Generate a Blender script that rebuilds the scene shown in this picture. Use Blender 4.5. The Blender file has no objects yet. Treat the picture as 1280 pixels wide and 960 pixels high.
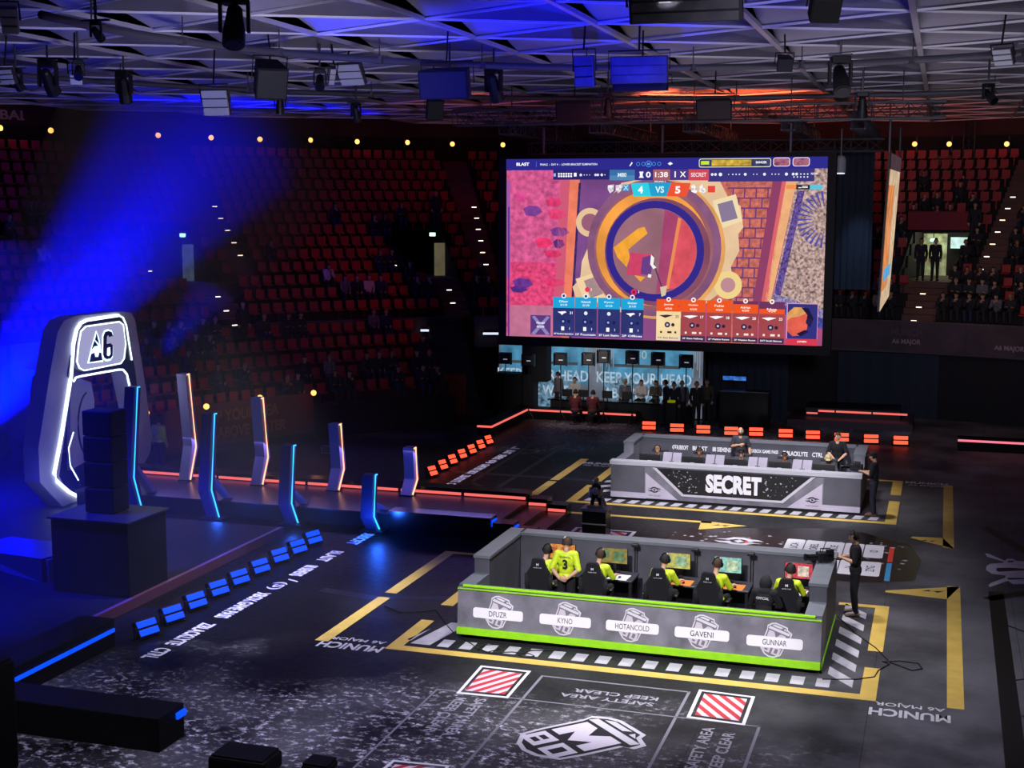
import bpy, bmesh, math, random
from mathutils import Vector, Matrix
random.seed(7)
sc = bpy.context.scene
C = sc.collection
PI = math.pi
V3 = Vector

# ---------------------------------------------------------------- camera, world, exposure, large lights
CAM_H = 8.4
YAW, PITCH, ROLL, FPX = 0.3068, 0.1286, 0.0026, 1700.0
_f = V3((-math.sin(YAW) * math.cos(PITCH), math.cos(YAW) * math.cos(PITCH), -math.sin(PITCH)))
_r0 = V3((math.cos(YAW), math.sin(YAW), 0)); _u0 = _r0.cross(_f)
_r = math.cos(ROLL) * _r0 + math.sin(ROLL) * _u0
_u = -math.sin(ROLL) * _r0 + math.cos(ROLL) * _u0
cam_d = bpy.data.cameras.new('camera'); cam = bpy.data.objects.new('camera', cam_d); C.objects.link(cam)
cam.matrix_world = Matrix(((_r.x, _u.x, -_f.x, 0), (_r.y, _u.y, -_f.y, 0), (_r.z, _u.z, -_f.z, CAM_H), (0, 0, 0, 1)))
cam_d.sensor_width = 36; cam_d.lens = FPX / 1280 * 36; cam_d.clip_end = 300
sc.camera = cam
sc.view_settings.view_transform = 'Standard'; sc.view_settings.look = 'None'
sc.view_settings.gamma = 1; sc.view_settings.use_curve_mapping = False
sc.view_settings.exposure = 0.0
sc.cycles.use_denoising = True
sc.cycles.max_bounces = 5; sc.cycles.volume_bounces = 0; sc.cycles.diffuse_bounces = 2
w = bpy.data.worlds.new('hall_dark'); sc.world = w; w.use_nodes = True
w.node_tree.nodes['Background'].inputs[0].default_value = (0.16, 0.15, 0.5, 1)
w.node_tree.nodes['Background'].inputs[1].default_value = 0.010

def light(name, kind, loc, target, power, col, size=0.5, angle=50, blend=0.6, sx=None, sy=None):
    d = bpy.data.lights.new(name, kind); d.energy = power; d.color = col
    if kind == 'SPOT': d.spot_size = math.radians(angle); d.spot_blend = blend; d.shadow_soft_size = size
    elif kind == 'POINT': d.shadow_soft_size = size
    elif kind == 'AREA': d.shape = 'RECTANGLE'; d.size = sx or size; d.size_y = sy or size
    o = bpy.data.objects.new(name, d); C.objects.link(o); o.location = loc
    if target is not None: o.rotation_euler = (V3(target) - V3(loc)).to_track_quat('-Z', 'Y').to_euler()
    return o

# white stage keys hung in the rig
light('stage_key_spot', 'SPOT', (-5.4, 29.5, 12.5), (-5.3, 26.6, 0), 4600, (1, .96, .95), .5, 56, .8)
light('stage_key_spot', 'SPOT', (-5.4, 38.2, 12.5), (-5.4, 38.8, 0), 4600, (.95, .93, 1), .5, 54, .8)
light('stage_key_spot', 'SPOT', (-3.6, 33.6, 12.5), (-3.2, 33.2, 0), 2600, (.95, .93, 1), .5, 46, .9)
light('stage_key_spot', 'SPOT', (0.5, 25.0, 12.5), (-2.0, 26.0, 0), 2600, (.93, .92, 1), .5, 62, .9)
light('front_key_spot', 'SPOT', (-6.0, 9.5, 12.3), (-5.4, 24.6, 0.6), 15000, (.98, .96, 1), .5, 27, .6)
light('front_key_spot', 'SPOT', (-4.0, 20.0, 12.4), (-5.5, 38.2, 0.7), 26000, (.95, .93, 1), .5, 23, .6)
light('apron_spot', 'SPOT', (-4.0, 15.0, 12.0), (-4.5, 20.0, 0), 2600, (.80, .76, 1), .5, 75, .9)
light('apron_spot', 'SPOT', (-11.0, 16.0, 12.0), (-11.5, 20.0, 0), 2600, (.70, .68, 1), .5, 55, .9)
light('wing_spot', 'SPOT', (-11.5, 26.0, 12.4), (-13.9, 26.0, 0), 9000, (.80, .80, 1), .4, 42, .8)
light('wing_spot', 'SPOT', (-11.5, 41.0, 12.4), (-13.9, 41.0, 0), 3600, (.72, .72, 1), .4, 42, .8)
# blue wash on the wing of the stage
light('blue_wash_spot', 'SPOT', (-20.5, 22.0, 12.0), (-20.0, 25.5, 0), 60000, (.002, .006, 1), .4, 60, 1)
# blue moving heads that throw onto the ceiling
light('blue_ceiling_spot', 'SPOT', (-17.0, 27.0, 5.0), (-12.2, 31.0, 12.8), 8000, (.005, .01, 1), .15, 38, .8)
light('blue_ceiling_spot', 'SPOT', (-6.0, 23.0, 7.0), (-8.6, 31.0, 12.8), 6500, (.005, .01, 1), .15, 44, .8)
light('blue_ceiling_spot', 'SPOT', (-3.0, 24.0, 8.0), (-3.8, 29.5, 12.8), 900, (.01, .02, 1), .15, 55, .8)
light('blue_ceiling_spot', 'SPOT', (-17.0, 22.0, 5.0), (-19.0, 30.0, 12.8), 900, (.05, .06, 1), .15, 80, 1)
# the strong blue beam
BEAM_A = V3((-28.6, 33.0, 0.6)); BEAM_B = V3((-29.3, 50.0, 10.6))
light('blue_beam_spot', 'SPOT', BEAM_A, BEAM_B, 760000, (.0, .0015, 1), .15, 27, .9)
# orange heads above the video screen
light('orange_ceiling_spot', 'SPOT', (-10.0, 49.0, 11.3), (-9.5, 51.2, 12.8), 1100, (1, .13, .04), .1, 100, .8)
light('orange_ceiling_spot', 'SPOT', (-7.0, 49.0, 11.3), (-6.6, 51.2, 12.8), 1100, (1, .13, .04), .1, 100, .8)
light('orange_ceiling_spot', 'SPOT', (-17.5, 48.0, 11.5), (-17.5, 52.0, 12.8), 150, (1, .18, .06), .1, 120, .8)
# added pale fill for the ceiling and far stands, no fixtures of its own
light('ceiling_fill', 'AREA', (-2.0, 37.0, 6.5), (-2.0, 41.0, 13), 230, (.88, .80, 1), 12)
light('ceiling_fill_spot', 'SPOT', (-9.0, 22.0, 6.5), (-19.0, 33.0, 12.8), 2600, (.80, .76, 1), 1.0, 62, .9)
light('camera_side_fill_spot', 'SPOT', (2.0, 4.0, 10.5), (-3.0, 60.0, 8.0), 9000, (.85, .82, 1), 1.0, 34, 1)  # unseen fill added near the camera to lift the far stands
# dim red house wash on the stands, thrown flat from the middle of the rig
for az, pw in ((88, 150), (68, 90), (112, 420), (128, 600), (144, 500), (160, 90)):
    a_ = math.radians(az); light('house_wash_spot', 'SPOT', (-7.0, 37.0, 11.6), (-7.0 + 24 * math.cos(a_), 37 + 24 * math.sin(a_), 6.4), pw, (1, .07, .20) if az > 100 else (1, .22, .20), .5, 34, .9)
light('counter_spot', 'SPOT', (-13.5, 47.5, 3.6), (-13.5, 52.8, 1.0), 420, (1, .92, .85), .2, 70, .8)
light('drape_spot', 'SPOT', (-3.3, 51.8, 10.3), (-2.8, 53.1, 5.0), 500, (.45, .65, 1), .1, 40, 1)

# ---------------------------------------------------------------- helpers
def ray(px, py):
    return _f * FPX + _r * (px - 640) + _u * (480 - py)
CAM = V3((0, 0, CAM_H))
def FZ(px, py, z=0.0):
    d = ray(px, py); return CAM + d * ((z - CAM_H) / d.z)
def AY(px, py, Y):
    d = ray(px, py); return CAM + d * (Y / d.y)
def AX(px, py, X):
    d = ray(px, py); return CAM + d * (X / d.x)
def proj(P):
    v = V3(P) - CAM; k = v.dot(_f)
    return 640 + FPX * v.dot(_r) / k, 480 - FPX * v.dot(_u) / k, k

def lin(h):
    h = h.lstrip('#'); o = []
    for i in (0, 2, 4):
        c = int(h[i:i + 2], 16) / 255
        o.append(c / 12.92 if c <= .04045 else ((c + .055) / 1.055) ** 2.4)
    return (*o, 1)
MATS = {}
def mat(name, col='#808080', rough=.6, metal=0, emit=None, power=1.0, noise=0, nscale=8, spec=.5, noise_detail=6):
    if name in MATS: return MATS[name]
    m = bpy.data.materials.new(name); m.use_nodes = True; nt = m.node_tree; b = nt.nodes['Principled BSDF']
    c = lin(col) if isinstance(col, str) else (*col, 1)
    b.inputs['Base Color'].default_value = c; b.inputs['Roughness'].default_value = rough
    b.inputs['Metallic'].default_value = metal; b.inputs['Specular IOR Level'].default_value = spec
    if emit is not None:
        e = lin(emit) if isinstance(emit, str) else (*emit, 1)
        b.inputs['Emission Color'].default_value = e; b.inputs['Emission Strength'].default_value = power
    if noise:
        tc = nt.nodes.new('ShaderNodeTexCoord'); n = nt.nodes.new('ShaderNodeTexNoise'); n.inputs['Scale'].default_value = nscale
        n.inputs['Detail'].default_value = noise_detail
        mp = nt.nodes.new('ShaderNodeMapRange'); mp.inputs[1].default_value = .3; mp.inputs[2].default_value = .7
        mp.inputs[3].default_value = 1 - noise; mp.inputs[4].default_value = 1 + noise
        mx = nt.nodes.new('ShaderNodeVectorMath'); mx.operation = 'SCALE'; mx.inputs[0].default_value = c[:3]
        nt.links.new(tc.outputs['Object'], n.inputs['Vector']); nt.links.new(n.outputs['Fac'], mp.inputs[0])
        nt.links.new(mp.outputs[0], mx.inputs['Scale']); nt.links.new(mx.outputs[0], b.inputs['Base Color'])
        if emit is not None:
            mx2 = nt.nodes.new('ShaderNodeVectorMath'); mx2.operation = 'SCALE'; mx2.inputs[0].default_value = e[:3]
            nt.links.new(mp.outputs[0], mx2.inputs['Scale']); nt.links.new(mx2.outputs[0], b.inputs['Emission Color'])
    if name.startswith(('pixel_', 'wall_')): m.cycles.emission_sampling = 'NONE'
    MATS[name] = m
    return m
def glow(name, col, power=1.0, noise=0, nscale=8): return mat(name, '#050505', .5, 0, col, power, noise, nscale)

class MB:
    def __init__(s): s.v = []; s.f = []; s.m = []; s.k = 0
    def mi(s, k): s.k = k; return s
    def add(s, vs, fs):
        o = len(s.v); s.v += [V3(p) for p in vs]
        for f in fs: s.f.append([i + o for i in f]); s.m.append(s.k)
        return s
    def box(s, c, d, rot=None):
        hx, hy, hz = d[0] / 2, d[1] / 2, d[2] / 2
        vs = [V3((x, y, z)) for z in (-hz, hz) for y in (-hy, hy) for x in (-hx, hx)]
        if rot is not None: vs = [rot @ p for p in vs]
        return s.add([p + V3(c) for p in vs], [(0, 2, 3, 1), (4, 5, 7, 6), (0, 1, 5, 4), (2, 6, 7, 3), (0, 4, 6, 2), (1, 3, 7, 5)])
    def span(s, a, b):
        a, b = V3(a), V3(b); return s.box((a + b) / 2, [abs(b[i] - a[i]) for i in range(3)])
    def rbox(s, c, d, bev=.02, rot=None, seg=2):
        bm = bmesh.new(); bmesh.ops.create_cube(bm, size=1)
        for v in bm.verts: v.co = V3((v.co.x * d[0], v.co.y * d[1], v.co.z * d[2]))
        bmesh.ops.bevel(bm, geom=bm.edges[:], offset=min(bev, min(d) * .45), segments=seg, profile=.5, affect='EDGES')
        bm.verts.index_update()
        vs = [(rot @ v.co if rot is not None else v.co.copy()) + V3(c) for v in bm.verts]
        fs = [[v.index for v in f.verts] for f in bm.faces]; bm.free()
        return s.add(vs, fs)
    def cone(s, a, b, ra, rb, n=10, caps=True):
        a, b = V3(a), V3(b); q = (b - a).to_track_quat('Z', 'Y'); vs = []
        for p, r in ((a, ra), (b, rb)):
            for i in range(n):
                t = 2 * PI * i / n; vs.append(p + q @ V3((r * math.cos(t), r * math.sin(t), 0)))
        fs = [(i, (i + 1) % n, n + (i + 1) % n, n + i) for i in range(n)]
        if caps: fs += [tuple(range(n - 1, -1, -1)), tuple(range(n, 2 * n))]
        return s.add(vs, fs)
    def cyl(s, a, b, r, n=10): return s.cone(a, b, r, r, n)
    def tube(s, pts, r, n=6):
        pts = [V3(p) for p in pts]; vs = []; fs = []; N = len(pts)
        for k, p in enumerate(pts):
            t = (pts[min(k + 1, N - 1)] - pts[max(k - 1, 0)]); q = t.to_track_quat('Z', 'Y')
            for i in range(n):
                a = 2 * PI * i / n; vs.append(p + q @ V3((r * math.cos(a), r * math.sin(a), 0)))
        for k in range(N - 1):
            for i in range(n): fs.append((k * n + i, k * n + (i + 1) % n, (k + 1) * n + (i + 1) % n, (k + 1) * n + i))
        fs += [tuple(range(n - 1, -1, -1)), tuple(range((N - 1) * n, N * n))]
        return s.add(vs, fs)
    def ball(s, c, r, nu=12, nv=8, rot=None):
        if not hasattr(r, '__len__'): r = (r, r, r)
        vs = [V3((0, 0, r[2]))]
        for j in range(1, nv):
            t = PI * j / nv
            for i in range(nu):
                a = 2 * PI * i / nu; vs.append(V3((r[0] * math.sin(t) * math.cos(a), r[1] * math.sin(t) * math.sin(a), r[2] * math.cos(t))))
        vs.append(V3((0, 0, -r[2]))); fs = []
        for i in range(nu): fs.append((0, 1 + i, 1 + (i + 1) % nu))
        for j in range(nv - 2):
            for i in range(nu): fs.append((1 + j * nu + i, 1 + (j + 1) * nu + i, 1 + (j + 1) * nu + (i + 1) % nu, 1 + j * nu + (i + 1) % nu))
        L = len(vs) - 1
        for i in range(nu): fs.append((L, 1 + (nv - 2) * nu + (i + 1) % nu, 1 + (nv - 2) * nu + i))
        if rot is not None: vs = [rot @ p for p in vs]
        return s.add([p + V3(c) for p in vs], fs)
    def limb(s, a, b, ra, rb):
        s.ball(a, ra, 12, 8); s.ball(b, rb, 12, 8); return s.cone(a, b, ra, rb, 12)
    def poly(s, pts): return s.add(pts, [tuple(range(len(pts)))])
    def prism(s, pts, ext):
        e = V3(ext); n = len(pts); vs = [V3(p) for p in pts] + [V3(p) + e for p in pts]
        fs = [tuple(range(n - 1, -1, -1)), tuple(range(n, 2 * n))] + [(i, (i + 1) % n, n + (i + 1) % n, n + i) for i in range(n)]
        return s.add(vs, fs)
    def build(s, name, mats, parent=None, smooth=False, bevel=0, loc=None, fix=True):
        me = bpy.data.meshes.new(name); me.from_pydata([tuple(p) for p in s.v], [], s.f)
        mats = mats if isinstance(mats, (list, tuple)) else [mats]
        for m in mats: me.materials.append(m)
        me.polygons.foreach_set('material_index', s.m)
        if smooth: me.polygons.foreach_set('use_smooth', [True] * len(s.f))
        me.update()
        if fix:
            bm = bmesh.new(); bm.from_mesh(me); bmesh.ops.recalc_face_normals(bm, faces=bm.faces); bm.to_mesh(me); bm.free()
        o = bpy.data.objects.new(name, me); C.objects.link(o)
        if bevel:
            md = o.modifiers.new('edge', 'BEVEL'); md.width = bevel; md.segments = 2; md.limit_method = 'ANGLE'
        if parent is not None: setparent(o, parent)
        if loc is not None: o.location = loc
        return o
def setparent(o, p):
    o.parent = p
    o.matrix_parent_inverse = (Matrix.Translation(p.location) @ p.rotation_euler.to_matrix().to_4x4()).inverted()
def tag(o, label=None, cat=None, group=None, kind=None):
    if label: o['label'] = label
    if cat: o['category'] = cat
    if group: o['group'] = group
    if kind: o['kind'] = kind
    return o
def thing(name, label, cat, loc=(0, 0, 0), rz=0, group=None):
    o = bpy.data.objects.new(name, None); C.objects.link(o); o.location = loc; o.rotation_euler = (0, 0, rz); o.empty_display_size = .1
    return tag(o, label, cat, group)
def kids(o): return [c for c in KID.get(o.name, [])]
KID = {}
def dup(root, loc=None, rz=None, label=None, group=None):
    def rec(o, par):
        c = o.copy(); C.objects.link(c)
        if par is not None: c.parent = par
        for ch in list(o.children): rec(ch, c)
        return c
    c = rec(root, None)
    if loc is not None: c.location = loc
    if rz is not None: c.rotation_euler = (0, 0, rz)
    if label: c['label'] = label
    if group: c['group'] = group
    return c
def place(o, loc, rz=0):
    o.location = loc; o.rotation_euler = (0, 0, rz)
_first = {}
def repeat(proto, loc, rz=0, label=None, group=None):
    """the first call moves the built thing itself, later ones copy it"""
    if proto.name not in _first:
        _first[proto.name] = 1; place(proto, loc, rz)
        if label: proto['label'] = label
        if group: proto['group'] = group
        return proto
    return dup(proto, loc, rz, label, group)

def text_pts(s, size=1.0, bold=0.0):
    cu = bpy.data.curves.new('t', 'FONT'); cu.body = s; cu.size = size; cu.offset = bold; cu.align_x = 'CENTER'; cu.align_y = 'CENTER'; cu.resolution_u = 3
    o = bpy.data.objects.new('t', cu); C.objects.link(o)
    dg = bpy.context.evaluated_depsgraph_get(); me = bpy.data.meshes.new_from_object(o.evaluated_get(dg))
    vs = [v.co.copy() for v in me.vertices]; fs = [list(p.vertices) for p in me.polygons]
    bpy.data.objects.remove(o); bpy.data.meshes.remove(me); bpy.data.curves.remove(cu)
    return vs, fs
def text_into(mb, s, loc, xd, yd, height, width=None, bold=0.0, zoff=0.0):
    vs, fs = text_pts(s, 1.0, bold)
    if not vs: return mb
    x0, x1 = min(v.x for v in vs), max(v.x for v in vs); y0, y1 = min(v.y for v in vs), max(v.y for v in vs)
    ky = height / (y1 - y0); kx = (width / (x1 - x0)) if width else ky
    xd, yd, loc = V3(xd).normalized(), V3(yd).normalized(), V3(loc); n = xd.cross(yd)
    cx, cy = (x0 + x1) / 2, (y0 + y1) / 2
    return mb.add([loc + xd * ((v.x - cx) * kx) + yd * ((v.y - cy) * ky) + n * zoff for v in vs], fs)
def lettering(s, loc, xd, yd, height, m, parent, width=None, bold=.02, name='lettering'):
    mb = MB(); text_into(mb, s, loc, xd, yd, height, width, bold); return mb.build(name, m, parent, fix=False)

# materials
VBLK = mat('screen_black', '#060608', .6, spec=.2)
BLK = mat('black_paint', '#101014', .5, noise=.15)
BLKF = mat('black_fabric', '#131318', .9, noise=.25, nscale=30)
BLKG = mat('black_gloss', '#0a0a0e', .25)
GREYM = mat('grey_metal', '#6a6a72', .35, .8)
STEEL = mat('truss_steel', '#55555c', .45, .4)
WHITE = mat('white_print', '#d8d6de', .6, noise=.06, nscale=3)
WHITEP = mat('white_plate', '#f2f0f6', .5)
YEL = mat('yellow_tape', '#dcba58', .6, noise=.12, nscale=2.5)
GREEN = mat('lime_trim', '#9be31a', .45, noise=.08, nscale=6)
GREYP = mat('grey_panel', '#76747f', .6, noise=.34, nscale=2.2, noise_detail=9)
GREYT = mat('grey_top', '#6b7078', .5, noise=.06, nscale=3)
GREYD = mat('grey_dark_panel', '#4d4d57', .6, noise=.2, nscale=1.8)
LILAC = mat('lilac_print', '#c4bccd', .6, noise=.1, nscale=2)
REDL = glow('red_led', (1.0, .07, .03), 2.2)
CORAL = glow('coral_led', (1.0, .16, .14), 1.0)
BLUEL = glow('blue_led', (.0, .055, 1.0), 1.6)
CYANL = glow('cyan_led', (.03, .42, 1.0), 2.2)
WARML = glow('warm_led', (1.0, .42, .22), 2.4)
WHITEL = glow('white_led', (.72, .88, 1.0), 2.6)

# ---------------------------------------------------------------- hall shell
HC = V3((-5.4, 33.4, 0)); HR = 37.0
def ang_of(P): return math.atan2(P[1] - HC.y, P[0] - HC.x)
def pol(r, a, z): return V3((HC.x + r * math.cos(a), HC.y + r * math.sin(a), z))

def floor_mat():
    m = bpy.data.materials.new('printed_floor'); m.use_nodes = True; nt = m.node_tree; b = nt.nodes['Principled BSDF']; N = nt.nodes.new; L = nt.links.new
    geo = N('ShaderNodeNewGeometry'); sep = N('ShaderNodeSeparateXYZ'); L(geo.outputs['Position'], sep.inputs[0])
    n1 = N('ShaderNodeTexNoise'); n1.inputs['Scale'].default_value = .55; n1.inputs['Detail'].default_value = 8; L(geo.outputs['Position'], n1.inputs['Vector'])
    mp = N('ShaderNodeMapping'); mp.inputs['Scale'].default_value = (.9, 1.2, 1); L(geo.outputs['Position'], mp.inputs[0])
    n2 = N('ShaderNodeTexNoise'); n2.inputs['Scale'].default_value = 6.5; n2.inputs['Detail'].default_value = 10; n2.inputs['Roughness'].default_value = .75; L(mp.outputs[0], n2.inputs['Vector'])
    n3 = N('ShaderNodeTexNoise'); n3.inputs['Scale'].default_value = .35; n3.inputs['Detail'].default_value = 3; L(geo.outputs['Position'], n3.inputs['Vector'])
    def mr(src, a, b_, c, d):
        q = N('ShaderNodeMapRange'); q.inputs[1].default_value = a; q.inputs[2].default_value = b_; q.inputs[3].default_value = c; q.inputs[4].default_value = d; L(src, q.inputs[0]); return q.outputs[0]
    def mth(op, a, b_=None):
        q = N('ShaderNodeMath'); q.operation = op
        for i, x in enumerate((a, b_)):
            if x is None: continue
            if isinstance(x, (int, float)): q.inputs[i].default_value = x
            else: L(x, q.inputs[i])
        return q.outputs[0]
    # printed rubble texture: a front apron band (mirrored at the far end of the mat)
    yy = mth('ABSOLUTE', mth('SUBTRACT', sep.outputs['Y'], 33.4))
    wob = mth('ADD', yy, mr(n3.outputs['Fac'], .3, .7, -1.2, 1.2))
    band = mr(wob, 11.2, 13.2, 0, 1)
    xm = mth('MULTIPLY', mr(sep.outputs['X'], -15.2, -14.4, 0, 1), mr(sep.outputs['X'], 5, 6, 1, 0))
    n4 = N('ShaderNodeTexNoise'); n4.inputs['Scale'].default_value = 1.7; n4.inputs['Detail'].default_value = 4; L(geo.outputs['Position'], n4.inputs['Vector'])
    speck = mth('MULTIPLY', mr(n2.outputs['Fac'], .52, .64, 0, 1), mr(n4.outputs['Fac'], .34, .56, .15, 1.15))
    cloud = mr(n1.outputs['Fac'], .36, .66, 0, 1)
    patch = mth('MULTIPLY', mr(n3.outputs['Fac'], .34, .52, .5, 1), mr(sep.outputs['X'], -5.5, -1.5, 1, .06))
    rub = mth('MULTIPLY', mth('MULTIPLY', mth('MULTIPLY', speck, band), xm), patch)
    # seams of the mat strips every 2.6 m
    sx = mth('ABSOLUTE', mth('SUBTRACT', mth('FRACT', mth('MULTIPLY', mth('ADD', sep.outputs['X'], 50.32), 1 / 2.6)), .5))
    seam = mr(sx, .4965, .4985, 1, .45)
    sheen_tone = mth('ADD', mr(mth('ADD', sep.outputs['X'], mr(n1.outputs['Fac'], .3, .7, -.8, .8)), -12.5, -8.5, .004, .024), mr(mth('ADD', sep.outputs['X'], mr(n1.outputs['Fac'], .3, .7, -.8, .8)), -3.0, .8, 0, .10))  # light sheen painted in along X, dark to pale, wobbled like the cloud print
    base = mth('MULTIPLY', sheen_tone, mr(cloud, 0, 1, .7, 1.3))
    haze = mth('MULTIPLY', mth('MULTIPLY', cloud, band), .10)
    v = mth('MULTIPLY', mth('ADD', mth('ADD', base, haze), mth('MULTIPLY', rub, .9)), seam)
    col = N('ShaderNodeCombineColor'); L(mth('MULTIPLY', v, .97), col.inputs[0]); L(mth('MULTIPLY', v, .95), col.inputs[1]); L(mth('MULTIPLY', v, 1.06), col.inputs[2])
    L(col.outputs[0], b.inputs['Base Color']); b.inputs['Specular IOR Level'].default_value = .10
    L(mr(n2.outputs['Fac'], .3, .7, .38, .6), b.inputs['Roughness'])
    return m
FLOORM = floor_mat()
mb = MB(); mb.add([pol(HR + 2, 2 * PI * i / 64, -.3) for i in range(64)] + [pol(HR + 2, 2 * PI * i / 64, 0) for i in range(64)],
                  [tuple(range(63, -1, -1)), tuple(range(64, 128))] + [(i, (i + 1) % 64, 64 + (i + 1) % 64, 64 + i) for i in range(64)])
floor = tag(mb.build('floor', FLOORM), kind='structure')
FZ0 = .004

# wall ring
WALLM = mat('hall_wall', '#1a0c10', .8, noise=.2, nscale=.5)
mb = MB()
for i in range(72):
    a, b = 2 * PI * i / 72, 2 * PI * (i + 1) / 72
    mb.add([pol(HR, a, 0), pol(HR, b, 0), pol(HR, b, 13.0), pol(HR, a, 13.0), pol(HR + .4, a, 0), pol(HR + .4, b, 0), pol(HR + .4, b, 13), pol(HR + .4, a, 13)],
           [(0, 1, 2, 3), (5, 4, 7, 6)])
wall = tag(mb.build('wall_back', WALLM, fix=False), kind='structure')
FASC = mat('red_fascia', '#3a0c12', .7)
mb = MB()
for i in range(40):
    a = math.radians(60 + 140 * i / 40); b = math.radians(60 + 140 * (i + 1) / 40)
    mb.add([pol(HR - .15, a, 11.9), pol(HR - .15, b, 11.9), pol(HR - .15, b, 12.7), pol(HR - .15, a, 12.7)], [(0, 1, 2, 3)])
tag(mb.build('trim_1', FASC, fix=False), kind='structure')

# ceiling: triangular coffers on beams that run away from the seats
CZ = 12.6; DX = 3.5; DY = 3.5; DEP = .75
CEILM = mat('ceiling_panel', '#a29fac', .7, noise=.08, nscale=.7)
CEDGE = mat('ceiling_edge', '#f0eef6', .5)
CBEAM = mat('ceiling_beam', '#b9b7c0', .45)
CTOP = mat('ceiling_slab', '#35343c', .8)
mb = MB()
def node(i, j): return V3((-.85 - DX * i, 31.0 + DY * j + (DY / 2 if i % 2 else 0), CZ))
def inside(p): return (p.x - HC.x) ** 2 + (p.y - HC.y) ** 2 < (HR + .3) ** 2
def edge_bar(a, b, w_, h_, k):
    d = (b - a); q = d.to_track_quat('Y', 'Z').to_matrix(); mb.mi(k).box((a + b) / 2, (w_, d.length, h_), q)
edges = set()
for i in range(-9, 13):
    for j in range(-10, 12):
        if i % 2 == 0: tris = [((i, j), (i + 1, j), (i, j + 1)), ((i + 1, j), (i + 1, j + 1), (i, j + 1)), ]
        else: tris = [((i, j), (i + 1, j + 1), (i, j + 1)), ((i, j), (i + 1, j), (i + 1, j + 1))]
        for ti, t in enumerate(tris):
            P = [node(*q) for q in t]
            if not all(inside(p) for p in P): continue
            if sum(P, V3()).y / 3 < 8: continue
            # the raised corner is the one farthest in +x of each triangle, as in the folded panels
            hi = max(range(3), key=lambda k: (round(P[k].x, 2), P[k].y)) if ti == 0 else max(range(3), key=lambda k: (-round(P[k].x, 2), -P[k].y))
            Q = [p + (V3((0, 0, DEP)) if k == hi else V3((0, 0, .06))) for k, p in enumerate(P)]
            mb.mi(0).add(Q, [(0, 1, 2)])
            for k in range(3):
                a, b = k, (k + 1) % 3
                if hi in (a, b): mb.mi(0).add([P[a], P[b], Q[b], Q[a]], [(0, 1, 2, 3)])
                e = tuple(sorted((t[a], t[b])))
                if e not in edges:
                    edges.add(e)
                    if e[0][0] == e[1][0]: edge_bar(P[a], P[b], .14 if e[0][0] in (0, 1, 2) else .06, .10, 2)
                    else: edge_bar(P[a], P[b], .035, .05, 1)
mb.mi(3).add([pol(HR + .4, 2 * PI * i / 64, 13.45) for i in range(64)] + [pol(HR + .4, 2 * PI * i / 64, 13.7) for i in range(64)],
             [tuple(range(63, -1, -1)), tuple(range(64, 128))] + [(i, (i + 1) % 64, 64 + (i + 1) % 64, 64 + i) for i in range(64)])
tag(mb.build('ceiling', [CEILM, CEDGE, CBEAM, CTOP], fix=False), kind='structure')

# ---------------------------------------------------------------- grandstand
R0, RD, Z0, RH, NROW = 24.0, .8, 3.9, .5, 14
LR0, LRD, LZ0, LRH, LN = 19.85, .8, 1.2, .48, 5
def stand_hit(px, py, lower=False):
    """point of the raked stand along a pixel's sight line: (row, angle)"""
    d = ray(px, py).normalized(); t = 30
    while t < 85:
        P = CAM + d * t; r = math.hypot(P.x - HC.x, P.y - HC.y)
        if lower:
            if LR0 <= r and P.z <= LZ0 + (r - LR0) * LRH / LRD + .3: return r, ang_of(P)
        elif r >= R0 and P.z <= Z0 + (r - R0) * RH / RD + .3: return r, ang_of(P)
        t += .05
    return None
A_L, A_R = math.radians(171), math.radians(56)
def spanat(x0, x1, y): return stand_hit(x1, y)[1], stand_hit(x0, y)[1]
VOM = []   # (angle lo, angle hi, first row, kind)
for x0, x1, y in ((194, 268, 336), (508, 570, 335), (1124, 1190, 343)):
    lo, hi = spanat(x0, x1, y); VOM.append((lo, hi, 3))
AIS = []   # aisle stairs: lower flight under a doorway, upper flight beside it
for x0, x1, y in ((285, 318, 425), (562, 590, 405), (1126, 1168, 385)):
    lo, hi = spanat(x0, x1, y); AIS.append((lo, hi, 0, 3))
for x0, x1, y in ((268, 294, 290), (586, 610, 290), (1236, 1262, 290)):
    lo, hi = spanat(x0, x1, y); AIS.append((lo, hi, 3, NROW))
STANDM = mat('stand_concrete', '#21171b', .85, noise=.2, nscale=1.2)
STAIRM = mat('stand_stairs', '#6e4a42', .8, noise=.15, nscale=1.5)
NA = 230
mb = MB()
def vom_at(a): return next((v for v in VOM if v[0] <= a <= v[1]), None)
def ais_at(a, i): return any(s[0] <= a <= s[1] and s[2] <= i < s[3] for s in AIS)
VD = 4   # rows a doorway cuts into
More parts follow.
